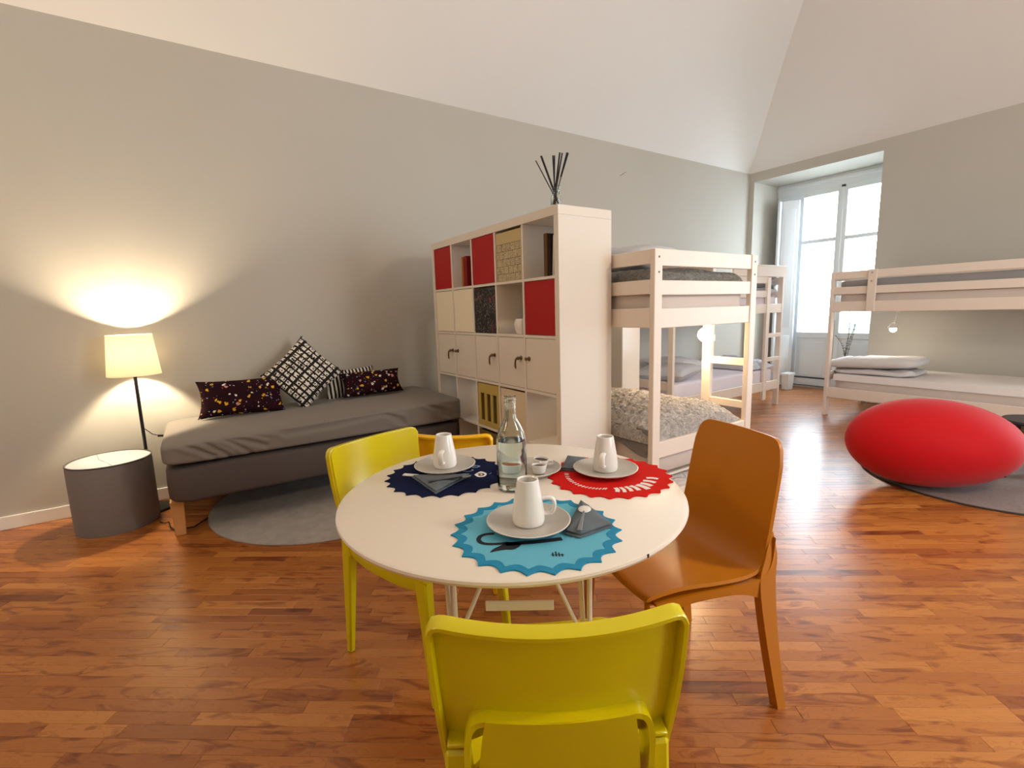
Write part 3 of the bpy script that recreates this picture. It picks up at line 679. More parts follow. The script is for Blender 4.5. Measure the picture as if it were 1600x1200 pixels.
crumple('crumpled_blanket', 'crumpled grey blue blanket at the window end of the lower left wall bunk', 'crumpled_grey', .15, .98, 5.45, 5.98, .475, .17, 3.3, 'blanket')
for k, (zz, hh, mm, lb) in enumerate(((1.365, .085, 'crumpled_grey', 'pale folded blanket lowest in the stack on the left wall bunk top'), (1.452, .085, 'crumpled_dark', 'middle folded grey blanket of the stack on the left wall bunk top'), (1.540, .08, 'crumpled_dark', 'topmost folded grey blanket of the stack on the left wall bunk top'))):
    o = superbox(.42, .16, hh/2, .6, .3, 40, 14, lambda p: Vector((p.x, p.y, p.z+hh/2+.008*nz(p.x*5, p.y*9, k*3)))).build('folded_blanket', mm, None, (.575, 5.865-.008*k, zz), smooth=80); tag(o, lb, 'blanket', 'folded blankets on the left wall bunk top')
# bunk 1 (behind the shelf)
mattress('mattress', 'lower mattress under the shaggy fleece, bunk bed behind the shelf', 'beige_sheet', .38, 2.355, 2.13, 3.04, .262, .472, seed=21)
mattress('mattress', 'upper mattress in beige sheet on the bunk bed behind the shelf', 'beige_sheet', .38, 2.362, 2.128, 3.045, 1.187, 1.372, seed=22)
def fleece_top(u, v):
    # v runs across the bed, folding down at both long edges; u along it, rounding down onto the end board
    s_ = max(0.0, 1-abs(2*v-1)**3.2)**.55; e = max(0.0, min(1, (1-u)/.12)); rx = math.sqrt(max(0, 1-(1-e)**2))
    x = .75+1.622*u; y = 2.112+.925*v
    h = .20*s_*rx*(.92+.16*nz(x*2.4+3, y*2.4, 1.0))*(1-.36*max(0, v-.55)/.45)*(1-.30*max(0, .55-u))
    fl = (.011*nz(x*34, y*34, 2)+.009*nz(x*75, y*75, 5)+.006*nz(x*140, y*140, 9))*min(1, .35+s_)
    return (x+.006*nz(x*60, y*60, 3), y+.006*nz(x*60, y*60, 7)-.012*(1-s_), .487+h+fl)
m = MB().grid(fleece_top, 220, 130)
o = m.build('fleece_blanket', 'fur', None, smooth=180); tag(o, 'shaggy pale grey fleece blanket heaped on the lower bunk behind the shelf', 'blanket')
m = MB().grid(lambda u, v: (1.93+.42*u, 2.108-.004*math.sin(u*7)+.025*v, .43+.13*v+.03*(1-v)*math.sin(u*5)), 24, 10)
o2 = m.build('throw_corner', 'fleece_back', o, smooth=80); plab(o2, 'smooth grey underside of the fleece hanging over the edge')
def fur_top(u, v):
    x = .6+1.745*u; y = 2.14+.9*v; e = max(0, (1-abs(2*v-1)**14)*(1-abs(2*u-1)**30))**.5
    return (x, y, 1.376+e*(.118+.022*nz(x*3, y*3, 4)+.012*math.sin(x*5))+.007*nz(x*45, y*45)*e)
o = MB().grid(fur_top, 110, 60).build('fleece_throw', 'fur_dark', None, smooth=80); tag(o, 'dark grey fleece throw on the upper bunk behind the shelf', 'blanket')
pillow('pillow', 'grey pillow on the upper bunk, showing above the end of the shelf', 'pillow_mid', (1.80, 2.50, 1.575), (.12, -.02, .1), .62, .5, .19, seed=14)
t = thing('cabinet', 'white cabinet against the left wall between the two left bunk beds', 'cabinet', (0, 0, 0))
MB().box(.02, 3.362, .06, .954, 3.60, 1.40, .002).build('body', 'shelf', t); MB().box(.016, 3.356, 1.40, .958, 3.606, 1.425, .002).build('top_board', 'shelf', t); MB().box(.04, 3.38, 0, .93, 3.58, .06).build('plinth', 'shelf', t)
for y0, y1 in ((3.364, 3.598),): MB().box(.954, y0, .065, .9575, y1, 1.395, .001).build('side_panel', 'shelf', t)
# pull out bed under bunk 1
t = thing('trundle_bed', 'low white pull out bed under the bunk behind the shelf', 'trundle bed', (0, 0, 0))
MB().box(.45, 2.17, .03, 2.43, 3.0, .05).build('base_board', 'bunk', t); MB().box(2.405, 2.16, .03, 2.428, 3.01, .20, .003).build('front_board', 'bunk', t)
MB().box(.45, 2.16, .03, 2.405, 2.18, .18, .003).build('side_board', 'bunk', t)
slab(1.9, .78, .14, .03, fn=lambda p: Vector((p.x, p.y, p.z+.016*nz(p.x*5, p.y*7, p.z*8)+.01*nz(p.x*12, p.y*14)))).build('mattress', 'crumpled_white', t, (1.44, 2.59, .06), smooth=80)

# clip lamps with lit bulbs
def clip_lamp(label, top, bulb, white=False, clamp=(0, 0, 1)):
    t = thing('clip_lamp', label, 'lamp', top)
    tp = Vector(top); b = Vector(bulb)-tp
    MB().box(-.02, -.02, -.03, .02, .02, .0, .004).build('clamp', 'white_plastic', t)
    MB().tube([(0, 0, -.02), b*.35+Vector((0, 0, -.01)), b*.7, b+Vector((0, 0, .03))], .006, 8).build('stem', 'white_plastic', t)
    MB().lathe([(.012, .055), (.02, .05), (.045, .012), (.047, .0), (.043, .0), (.018, .04)], 20, b).build('lamp_shade', 'white_plastic', t)
    pr = [(0, -.045)]+[(.034*math.cos(a), -.012+.034*math.sin(a)) for a in [(-PI/2+.25)+i*.3 for i in range(8)]]+[(.012, .03)]
    MB().lathe(pr, 18, b).build('bulb', 'bulb_white' if white else 'bulb', t)
    return t
clip_lamp('lit pale clip lamp hanging above the folded duvet of the right bunk', (2.06, 6.47, 1.165), (2.035, 6.45, .955), True)
point('clip_light', (2.035, 6.42, .86), 2.4, (1.0, .88, .7), .04)
t = thing('clip_lamp', 'glowing round clip lamp on the ladder of the bunk behind the shelf', 'lamp', (2.094, 3.05, 1.06))
MB().box(-.05, .0, -.05, .02, .03, .0, .004).build('clamp', 'white_plastic', t); MB().lathe([(0, -.05), (.022, -.045), (.042, -.025), (.05, 0), (.045, .022), (.03, .04), (.014, .05), (0, .051)], 22, (0, -.062, .0)).build('bulb', 'bulb', t)
point('clip_light', (2.07, 2.90, 1.02), 7, (1.0, .76, .48), .04)

# ------------------------------------------------------------------ cube shelf
SX0, SX1, SY0, SY1, SH = .452, 2.087, 1.690, 2.085, 1.820
t = thing('cube_shelf', 'tall white cube shelf of twenty five compartments dividing the room', 'shelf', (0, 0, 0)); SHELF = t
DT = .017; CW = (SX1-SX0-.08-4*DT)/5; RH = .3175
cx = [SX0+.04+i*(CW+DT) for i in range(5)]; rz_ = [SH-.05-(j+1)*RH-j*DT for j in range(5)]
def P(name, *a, m='shelf', r=.0015): return MB().box(*a, r).build(name, m, t)
P('top_board', SX0, SY0, SH-.05, SX1, SY1, SH); P('side_board', SX0, SY0, 0, SX0+.04, SY1, SH-.0505); P('side_board', SX1-.04, SY0, 0, SX1, SY1, SH-.0505)
P('bottom_board', SX0+.04, SY0, rz_[4]-.05, SX1-.04, SY1, rz_[4]); P('plinth', SX0+.04, SY0+.02, 0, SX1-.04, SY1-.02, rz_[4]-.05)
for i in range(1, 5): P('upright', cx[i]-DT, SY0+.002, rz_[4], cx[i], SY1-.002, SH-.05)
for j in range(4):
    for i in range(5): P('shelf_board', cx[i], SY0+.002, rz_[j]-DT, cx[i]+CW, SY1-.002, rz_[j])
def door(i, j, m, label=None, knob=None):
    g = .003
    d = MB().box(cx[i]+g, SY0+.004, rz_[j]+g, cx[i]+CW-g, SY0+.02, rz_[j]+RH-g, .0015).build('door', m, t)
    if label: plab(d, label)
    P('compartment_back', cx[i]+g, SY0+.03, rz_[j]+g, cx[i]+CW-g, SY0+.036, rz_[j]+RH-g)
    if knob is not None:
        kx = cx[i]+(CW-.035 if knob == 'R' else .035); kz = rz_[j]+RH*.60
        b = MB(); b.lathe([(0, 0), (.014, .0), (.014, .003), (.007, .006), (.006, .012), (.011, .018), (.012, .026), (.008, .03), (0, .031)], 14)
        o = b.build('handle', 'bronze', d, (kx, SY0+.004, kz), (PI/2, 0, 0)); plab(o, 'aged bronze knob')
        if knob in 'RL' and (i, j) in ((0, 2), (2, 2), (3, 2)):
            h = MB(); h.tube([(0, 0, 0), (-.006, -.004, -.012), (-.012, -.004, -.03), (-.012, -.003, -.055), (-.010, -.001, -.068)], [.006, .006, .0055, .006, .003], 8)
            o = h.build('drop_pull', 'bronze', d, (kx-.012, SY0-.022, kz)); plab(o, 'aged bronze drop pull')
for i, j in ((0, 0), (2, 0), (4, 1)): door(i, j, 'red_door', 'bright red door')
door(0, 1, 'cream_door', 'glossy cream door lit by the lamp'); door(1, 1, 'cream_door', 'glossy cream door')
for i, k in ((0, 'R'), (1, 'L'), (2, 'R'), (3, 'R'), (4, 'L')): door(i, 2, 'shelf', None, k)
# boxes and books in the compartments
def cubebox(name, label, cat, i, j, front, side, gap_top=.012, depth=.33):
    t = thing(name, label, cat, (cx[i]+CW/2, SY0+.006, rz_[j])); w = CW/2-.006; h = RH-gap_top
    f = MB().box(-w, 0, .001, w, .012, h, .002).build('front_panel', front, t)
    MB().box(-w, .012, .001, -w+.01, depth, h).build('side_panel', side, t); MB().box(w-.01, .012, .001, w, depth, h).build('side_panel', side, t)
    MB().box(-w+.01, .012, .001, w-.01, depth, .012).build('base_panel', side, t); MB().box(-w+.01, depth-.01, .012, w-.01, depth, h).build('rear_panel', side, t)
    return t, f, w, h
t_, f, w, h = cubebox('printed_box', 'beige storage box printed with rows of small sketched tiles', 'box', 3, 0, 'beige_box', 'beige_box', .014)
plab(MB().box(-w+.006, -.0015, .004, w-.006, .0, h-.072, .0005).build('printed_sheet', 'tile_print', t_), 'panel printed with small sketched tiles')
t_, f, w, h = cubebox('chalk_box', 'black storage box with white and red chalk like scribbles', 'box', 2, 1, 'black_plastic', 'black_plastic', .006)
plab(MB().box(-w+.002, -.0015, .003, w-.002, .0, h-.003, .0005).build('drawn_sheet', 'chalk', t_), 'black sheet with chalk scribbles')
t_ = thing('slatted_crate', 'yellow slatted wooden crate in the fourth shelf row', 'crate', (cx[2]+CW/2, SY0+.006, rz_[3])); w = CW/2-.008; h = RH-.008
MB().box(-w, 0, h-.07, w, .012, h, .002).build('top_rail', 'crate', t_); MB().box(-w, 0, .001, w, .012, .04, .002).build('bottom_rail', 'crate', t_)
for k in range(4): xx = -w+k*(2*w-.032)/3; MB().box(xx, .001, .04, xx+.032, .010, h-.07, .001).build('slat', 'crate', t_)
MB().box(-w, .05, .001, w, .055, h-.01).build('liner', 'crate_dark', t_); MB().box(-w, .012, .001, -w+.008, .33, h).build('side_panel', 'crate', t_); MB().box(w-.008, .012, .001, w, .33, h).build('side_panel', 'crate', t_)
t_, f, w, h = cubebox('storage_box', 'cream storage box with tall black hand slot, fourth shelf row', 'box', 3, 3, 'box_white', 'box_white', .012)
MB().box(-.03, -.001, .12, -.012, .002, .27, .0005).build('hand_slot', 'black_plastic', t_)
t_, f, w, h = cubebox('storage_box', 'dark brown box in the bottom shelf row under the yellow crate', 'box', 2, 4, 'crate_dark', 'crate_dark', .02)
def book(label, x, y, z, th, dp, ht, m, lean=0, group='books on the top shelf row', page=True):
    t = thing('book', label, 'book', (x, y, z), 0, group); t.rotation_euler = (0, lean, 0)
    MB().box(0, 0, 0, th, .004, ht, .001).build('spine', m, t); MB().box(0, .004, 0, .0025, dp, ht, .0006).build('cover', m, t); MB().box(th-.0025, .004, 0, th, dp, ht, .0006).build('cover', m, t)
    MB().box(.0025, .004, .003, th-.0025, dp-.004, ht-.003).build('pages', 'paper', t); return t
zt = rz_[0]; xr = cx[4]+CW
book('brown cloth book with dark cover standing right of the printed box', 1.945, SY0+.008, zt, .03, .2, .235, 'book_brown')
book('dark covered book between the brown book and white book', 1.977, SY0+.02, zt, .012, .2, .228, 'book_dark')
book('thin white book leaning at the right end of the top row', 1.992, SY0+.03, zt, .010, .19, .222, 'paper', .05)
xr = cx[1]+CW
book('thick red book between the two red doors of the top row', xr-.125, SY0+.012, zt, .045, .2, .215, 'book_red')
book('orange brown book left of the thick red book, top row', xr-.152, SY0+.008, zt, .025, .19, .212, 'book_orange')
o = MB().lathe([(0, 0), (.028, 0), (.034, .004), (.047, .035), (.05, .062), (.044, .088), (.036, .098), (.033, .098), (.04, .086), (.045, .06), (.043, .035), (.03, .008), (0, .006)], 9).build('vase', 'ceramic', None, (cx[3]+CW-.088, SY0+.055, rz_[1]), smooth=20); tag(o, 'small faceted white vase in the open second row compartment', 'vase')
# reed diffuser on top
t = thing('reed_diffuser', 'clear glass jar of black reeds on top of the cube shelf', 'diffuser', (2.032, 1.722, SH))
MB().lathe([(0, .001), (.026, .001), (.028, .004), (.028, .05), (.026, .056), (.0205, .062), (.0205, .095), (.022, .098), (.019, .098), (.0185, .064), (.024, .054), (.0255, .048), (.0255, .006), (0, .005)], 24).build('jar', 'glass', t)
for k, (bx, by, tx, ty, tz, r) in enumerate(((.010, .012, -.062, -.085, .240, .0022), (.012, .01, -.044, -.062, .262, .0042), (-.004, 0, -.008, -.010, .262, .003), (-.006, -.008, -.004, -.002, .262, .0026), (-.010, -.01, .014, .020, .275, .0034), (-.008, -.012, .022, .030, .272, .0028), (-.012, -.008, .036, .052, .274, .0032), (-.010, -.014, .040, .058, .272, .002))):
    MB().tube([(bx, by, .008), (tx, ty, tz)], r*1.35, 7).build('reed', 'stick', t)
plab(MB().tube([(-.014, -.018, .008), (.016, .022, .15)], .002, 7).build('reed', 'white_stick', t), 'pale reed')

# ------------------------------------------------------------------ day bed with cushions
SOX0, SOX1, SOY0, SOY1 = .02, .93, -.225, 1.672
t = thing('day_bed', 'charcoal upholstered day bed on oak legs along the left wall', 'day bed', (0, 0, 0))
def dbase(p):
    return Vector((p.x, p.y, p.z+.004*math.sin(p.y*8)*(1 if abs(p.x) > .4 else 0)))
slab(SOX1-SOX0-.01, SOY1-SOY0-.01, .232, .02, fn=dbase).build('base', 'sofa_base', t, ((SOX0+SOX1)/2, (SOY0+SOY1)/2, .212), smooth=60)
CREASE = [((-.147, .587), (-.06, .535), (.023, .479)), ((-.078, .608), (.0, .55), (.102, .464)), ((.012, .614), (.12, .54), (.226, .455)), ((.111, .56), (.20, .535), (.30, .49)), ((.394, .545), (.44, .52), (.471, .485)), ((.62, .60), (.70, .55), (.80, .50)), ((1.0, .57), (1.1, .53), (1.2, .49)), ((1.33, .59), (1.42, .54), (1.55, .49)), ((.22, .60), (.34, .57), (.5, .53))]
CY, CZ = (SOY0+SOY1)/2, .447
def crease(y, z):
    k = 0
    for q in CREASE:
        for (y0, z0), (y1, z1) in zip(q, q[1:]):
            dy, dz = y1-y0, z1-z0; L2 = dy*dy+dz*dz; t_ = ((y-y0)*dy+(z-z0)*dz)/L2
            if -.2 < t_ < 1.2:
                f = max(0, min(1, min(t_+.2, 1.2-t_)*5)); L = math.sqrt(L2); d = ((y-y0)*-dz+(z-z0)*dy)/L
                k = min(k, -f*.011*math.exp(-(d/.009)**2)) if abs(d) < .014 else max(k, f*.006*math.exp(-((abs(d)-.026)/.012)**2)) if k >= 0 else k
    return k
def dmat(p):
    z = p.z+(.05*((p.y+.95)/1.9)-.012 if p.z > .06 else 0)
    k = 0
    if p.x > .3: k = (crease(p.y+CY, p.z*.9+CZ)+.004*nz(p.y*5, p.z*6))*max(0, min(1, (.138-p.z)/.03))
    top = .003*nz(p.x*4, p.y*4, 2) if p.z > .12 else 0
    return Vector((p.x+k, p.y, max(.0, z+top)))
superbox((SOX1-SOX0)/2, (SOY1-SOY0)/2, 0.072, .24, .10, 120, 20, lambda p: dmat(Vector((p.x, p.y, p.z+.072))), dense=(50, 240, 22)).build('mattress', 'sofa_sheet', t, ((SOX0+SOX1)/2, (SOY0+SOY1)/2, .447), smooth=70)
for x in (.775, .12):
    for y in (-.185, 1.60): MB().bar((x, y, .212), (x, y, 0), .07, .07, .055, .055, r=.003).build('leg', 'oak', t)
SOT = .60
def scatter(name, label, m, loc, rot, w, d, h, seed, pinch=.1, group=None):
    o = cushion(w, d, h, 30, pinch, .006, seed).build(name, m, None, loc, rot, smooth=80); return tag(o, label, 'cushion', group)
def lean(yaw, tilt, roll):   # cushion face towards +x, tilted back, spun in its own plane
    return (Matrix.Rotation(yaw, 4, 'Z') @ Matrix.Rotation(-tilt, 4, 'Y') @ Matrix(((0, 0, 1, 0), (1, 0, 0, 0), (0, 1, 0, 0), (0, 0, 0, 1))) @ Matrix.Rotation(roll, 4, 'Z')).to_euler()
scatter('cushion', 'dark floral rectangular cushion at the lamp end of the day bed', 'floral1', (.27, .245, .718), lean(-.12, .35, 0), .55, .27, .15, 1)
scatter('cushion', 'black and white blossom check cushion standing on its corner', 'check', (.27, .67, .845), lean(-.05, .32, .74), .43, .41, .13, 2)
scatter('cushion', 'dark floral rectangular cushion at the shelf end of the day bed', 'floral2', (.28, 1.18, .722), lean(-.06, .5, .02), .49, .21, .14, 3)
scatter('cushion', 'black and white striped cushion peeping out behind the floral one', 'stripe', (.12, 1.05, .715), lean(0, .25, .03), .42, .25, .1, 4)

# ------------------------------------------------------------------ floor lamp, pouffe, rugs
t = thing('floor_lamp', 'lit floor lamp with tapered white shade behind the grey drum pouffe', 'lamp', (.185, -.345, 0))
MB().lathe([(0, 0), (.115, 0), (.118, .006), (.115, .016), (.02, .022), (.012, .03), (0, .03)], 32).build('base', 'lamp_pole', t)
MB().tube([(0, 0, .02), (0, 0, 1.0)], .010, 12).build('pole', 'lamp_pole', t)
shd = MB().lathe([(.146, .925), (.121, 1.188)], 48); 
MB().lathe([(.146, .925), (.121, 1.188), (.1195, 1.188), (.1445, .925), (.146, .925)], 56).build('lamp_shade', 'shade', t)
MB().tube([(-.12, 0, 1.16), (0, 0, 1.15), (.12, 0, 1.16)], .002, 6).build('shade_spider', 'lamp_pole', t)
MB().lathe([(0, 0), (.016, .005), (.03, .04), (.022, .075), (.013, .09), (0, .09)], 16, (0, 0, 1.0)).build('bulb', 'bulb', t)
sw = MB().tube([(0, .01, .56), (.02, .05, .52), (.03, .09, .505), (.03, .13, .50), (.02, .2, .47), (-.04, .26, .40), (-.10, .25, .15), (-.12, .2, .012)], .003, 6).build('cord', 'black_plastic', t)
MB().bar((.03, .075, .507), (.03, .135, .499), .014, .018, .010, .012, (0, 0, 1), .003).build('cord_switch', 'black_plastic', sw)
point('lamp_light', (.185, -.345, 1.075), 95, (1.0, .81, .55), .035)
o = MB().tube([(.50, -.30, .006), (.56, -.27, .012), (.60, -.25, .03), (.66, -.24, .012), (.70, -.22, .006), (.72, -.12, .005), (.55, 0, .005)], .004, 6).build('power_cord', 'black_plastic'); tag(o, 'black power cord on the floor between pouffe and day bed', 'cord')
PX, PY, PR, PH = .342, -.518, .214, .425
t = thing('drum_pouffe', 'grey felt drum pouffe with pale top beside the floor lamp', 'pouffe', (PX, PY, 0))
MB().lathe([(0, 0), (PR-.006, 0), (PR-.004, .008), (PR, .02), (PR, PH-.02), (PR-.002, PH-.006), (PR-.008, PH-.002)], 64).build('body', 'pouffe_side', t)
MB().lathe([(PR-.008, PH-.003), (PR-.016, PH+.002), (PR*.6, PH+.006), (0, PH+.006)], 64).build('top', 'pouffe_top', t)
pp = MB().tube([((PR-.003)*math.cos(a), (PR-.003)*math.sin(a), PH) for a in [2*PI*k/64 for k in range(65)]], .0045, 6, False).build('piping', 'piping', t)
MB().tube([(-.19, -.085, PH+.0045), (0, -.05, PH+.007), (.19, .03, PH+.0045)], .0012, 5).build('seam', 'piping', t)
def rug(label, c, r, m, e):
    t = thing('round_rug', label, 'rug', (c[0], c[1], 0))
    mb = MB(); n = 96; k = 18; vs = [(0, 0, .011)]; fs = []
    for j in range(1, k+1):
        for i in range(n):
            a = 2*PI*i/n; q = r*j/k*(1+.004*nz(math.cos(a)*3, math.sin(a)*3, r)); vs.append((q*math.cos(a), q*math.sin(a), .011+.0015*nz(q*math.cos(a)*14, q*math.sin(a)*14)))
    for i in range(n): fs.append((0, 1+i, 1+(i+1) % n))
    for j in range(1, k):
        for i in range(n): a = 1+(j-1)*n; b = 1+j*n; fs.append((a+i, b+i, b+(i+1) % n, a+(i+1) % n))
    mb.add(vs, fs); mb.build('pile', m, t, smooth=80)
    MB().lathe([(r-.004, .0005), (r+.002, .002), (r+.002, .008), (r-.004, .0125)], 96).build('binding', e, t); return t
rug('round grey short pile rug partly under the day bed', (.677, .735), .779, 'rug', 'rug_trim')
rug('round brown grey rug with dark binding under the red pouf', (3.275, 4.555), .714, 'rug_dark', 'rug_edge')
# red pebble pouf
def pb(p):
    q = p.copy(); s_ = q.x/.50
    q.z *= 1-.06*s_; q.y *= 1+.04*s_
    return q
o = superbox(.50, .345, .292, 1.0, 1.0, 72, 44, pb).build('pebble_pouf', 'red_velvet', None, (3.089, 4.06, .309), (0, .02, .80), smooth=80); tag(o, 'large red pebble shaped pouf on the round rug', 'pouf')
t = thing('side_table', 'small black round side table at the right edge behind the red pouf', 'table', (3.478, 4.715, 0))
MB().lathe([(0, .40), (.17, .40), (.185, .405), (.19, .415), (.185, .428), (0, .43)], 40).build('tabletop', 'stool_top', t)
for k in range(3):
    a = 3.6+k*2*PI/3; MB().bar((.11*math.cos(a), .11*math.sin(a), .40), (.15*math.cos(a), .15*math.sin(a), .012), .09, .03, .05, .025, (-math.sin(a), math.cos(a), 0), .003).build('leg', 'black_metal', t)
# window recess: bin and twigs
t = thing('waste_bin', 'small white bin beside the shutter in the window recess', 'bin', (.55, 7.22, 0))
MB().hexa([((-.05, .05)[i & 1]*(1 if i >> 2 else .85), (-.09, .09)[i >> 1 & 1]*(1 if i >> 2 else .85), (.0, .22)[i >> 2]) for i in range(8)], .006).build('body', 'bin', t); MB().box(-.056, -.096, .215, .056, .096, .25, .006).build('rim', 'bin', t)
t = thing('twig_vase', 'vase of bare willow twigs in the window recess behind the right bunk', 'plant', (1.26, 7.25, 0))
MB().lathe([(0, 0), (.06, 0), (.075, .05), (.07, .2), (.04, .36), (.035, .42), (.03, .42), (.033, .36), (0, .3)], 24).build('vase', 'ceramic', t)
def twig(pts, r0): 
    P_ = [interp(pts, i/14) for i in range(15)]; mb = MB().tube(P_, [r0*(1-.65*i/14) for i in range(15)], 6)
    for i in range(5, 15):
        for s_ in (-1, 1):
            d = Vector((s_*.014, rnd.uniform(-.01, .01), .014)); mb.tube([P_[i], P_[i]+d*.6, P_[i]+d], [.002, .004, .0012], 5)
    return mb.build('twig', 'twig', t, smooth=60)
twig([(0, 0, .3), (.0, 0, .55), (.03, .0, .85), (.02, 0, 1.12)], .006); twig([(0, 0, .3), (.01, 0, .55), (.05, .02, .8), (.13, .03, 1.1)], .006)
twig([(0, 0, .3), (.0, 0, .5), (-.03, -.02, .68), (-.11, -.03, .80)], .005); twig([(0, 0, .3), (.03, .02, .6), (.07, .05, .9), (.06, .06, 1.13)], .005)

# ------------------------------------------------------------------ round table
TC = (3.002, .752); TZ = .735
t = thing('round_table', 'round white table laid for breakfast, on thin crossed metal legs', 'table', (TC[0], TC[1], 0))
MB().lathe([(0, TZ-.022), (.485, TZ-.022), (.497, TZ-.018), (.502, TZ-.010), (.501, TZ-.004), (.495, TZ), (0, TZ)], 120).build('tabletop', 'tabletop', t)
for LA, LB in (((3.150, .470), (3.340, .745)), ((2.64, .70), (2.93, 1.115))):
    A = Vector((*LA, 0))-Vector((*TC, 0)); B_ = Vector((*LB, 0))-Vector((*TC, 0)); s_ = (B_-A).normalized(); n = Vector((s_.y, -s_.x, 0))
    if n.dot(A+B_) < 0: n = -n
    for P_ in (A, B_):
        mb = MB(); z = Vector((0, 0, 1))
        mb.tube([P_+z*.008-s_*.004, P_+z*.40-s_*.006, P_+z*.711-s_*.018-n*.015], .0065, 8); mb.tube([P_+z*.008+s_*.006, P_+z*.40+s_*.006, P_+z*.711+s_*.006+n*.012], .0065, 8)
        mb.build('leg', 'table_metal', t)
        c_ = P_+n*.028+z*.66; plab(MB().bar(c_+z*.05, c_+n*.004-z*.03, .010, .016, .005, .008, s_, .002).build('leg_catch', 'black_plastic', t), 'black locking catch')
    mid = (A+B_)/2
    for P_ in (A, B_): MB().tube([P_+z*.425, (P_*.55+mid*.45)+z*.60, mid*.96+P_*.04+z*.711], .0055, 8).build('brace', 'table_metal', t)
    MB().bar(A*.755+B_*.245+z*.538, A*.245+B_*.755+z*.538, .026, .006, side=(0, 0, 1), r=.0015).build('stretcher', 'table_metal', t)
a = math.atan2(.095-.0, .40); a = -.02
MB().box(.499, -.0025, TZ-.012, .5028, .0025, TZ-.004).build('rim_nick', 'black_plastic', t).rotation_euler = (0, 0, math.atan2(.865-TC[1]-.09, .45))

MZ = TZ
def toothmat(c, r, teeth, ph, body, name, label, border=None):
    t = thing(name, label, 'placemat', (c[0], c[1], MZ)); n = teeth*8; pl = []
    def rad(a, rr):
        f = ((a-ph)*teeth/(2*PI)) % 1; x = abs(2*f-1); return rr*(1-.085*(1-x**1.9))
    for i in range(n):
        a = 2*PI*i/n; q = rad(a, r); pl.append((q*math.cos(a), q*math.sin(a)))
    if border:
        mb = MB(); inn = [(x*.885, y*.885) for x, y in pl]; N_ = n
        for z in (.0004, .0032): mb.v += [(x, y, z) for x, y in pl]+[(x, y, z) for x, y in inn]
        for i in range(N_):
            j = (i+1) % N_; mb.f += [(2*N_+i, 2*N_+j, 3*N_+j, 3*N_+i), (i, N_+i, N_+j, j), (i, j, 2*N_+j, 2*N_+i), (N_+i, 3*N_+i, 3*N_+j, N_+j)]
        mb.build('border', border, t, smooth=20); MB().prism(inn, .0004, .0026).build('weave', body, t, smooth=20)
    else: MB().prism(pl, .0004, .003).build('felt', body, t, smooth=20)
    return t
def ribbon(par, name, m, pts, w, z=.0033, n=40, taper=False):
    P_ = [interp([(x, y, 0) for x, y in pts], i/n) for i in range(n+1)]; mb = MB(); vs = []
    for i, p in enumerate(P_):
        d = (P_[min(i+1, n)]-P_[max(i-1, 0)]).normalized(); s_ = Vector((-d.y, d.x, 0))*w/2*((math.sin(PI*i/n)*.8+.2) if taper else 1)
        vs += [p+s_+Vector((0, 0, z)), p-s_+Vector((0, 0, z))]
    mb.add(vs, [(2*i, 2*i+1, 2*i+3, 2*i+2) for i in range(n)]); return mb.build(name, m, par, smooth=0)
def blob(par, name, m, pts, z=.0033): 
    n = 48; P_ = [interp([(x, y, 0) for x, y in pts]+[(pts[0][0], pts[0][1], 0)], i/n) for i in range(n)]
    return MB().add([(p.x, p.y, z) for p in P_], [tuple(range(n))]).build(name, m, par, smooth=0)
BC = (3.27, .645); NC = (2.765, .65); RC = (3.10, 1.06); CI = (2.91, .885)
bm = toothmat(BC, .207, 23, .1, 'blue_mat', 'scalloped_placemat', 'light blue toothed round placemat with black printed lines, nearest on table', 'blue_border')
blob(bm, 'printed_leaf', 'black_print', [(0.031, -0.1496), (0.022, -0.135), (0.0184, -0.1172), (0.0147, -0.0894), (0.0365, -0.0698), (0.0478, -0.0825), (0.0498, -0.0997), (0.0401, -0.1153), (0.0336, -0.1329)])
ribbon(bm, 'printed_loop', 'black_print', [(0.0171, -0.0909), (0.0056, -0.1156), (-0.0074, -0.1329), (-0.0204, -0.1409), (-0.037, -0.1389), (-0.0499, -0.1265), (-0.0508, -0.1105), (-0.0421, -0.0928)], .011)
ribbon(bm, 'printed_stroke', 'black_print', [(0.020, -0.1), (0.0361, -0.0662), (0.052, -0.0361), (0.0645, -0.0069), (0.0753, 0.0198)], .016)
for k in range(4):
    x = .1215+.004*k; y = -.043+.0055*k; ribbon(bm, 'printed_dash', 'black_print', [(x-.012+.004*abs(k-1), y+.008-.003*abs(k-1)), (x+.006, y-.004)], .0028, n=4)
ribbon(bm, 'printed_dash', 'black_print', [(.119, -.047), (.136, -.023)], .002, n=4)
nm = toothmat(NC, .199, 23, 0, 'navy', 'scalloped_placemat', 'navy blue toothed round placemat beneath the left cup')
ov = blob(nm, 'printed_oval', 'white_print', [(0.0616, 0.0703), (0.0474, 0.1028), (0.0769, 0.1081), (0.0979, 0.089), (0.0897, 0.0697)])
ribbon(nm, 'printed_mark', 'black_print', [(.062, .082), (.070, .096), (.082, .094), (.085, .084), (.076, .080), (.071, .088)], .006, .0036)
ribbon(nm, 'printed_dash', 'pale_blue_print', [(.088, .112), (.080, .125)], .003, n=4)
for x, y in ((-.020, .105), (-.005, .112)): ribbon(nm, 'printed_stroke', 'pale_blue_print', [(x, y-.012), (x+.006, y), (x+.002, y+.014), (x-.012, y+.012)], .008)
ribbon(nm, 'printed_stroke', 'pale_blue_print', [(.006, .058), (.02, .068), (.022, .085), (.008, .092)], .007)
rm = toothmat(RC, .199, 23, .05, 'red_mat', 'scalloped_placemat', 'red toothed round placemat with white print beneath the right cup')
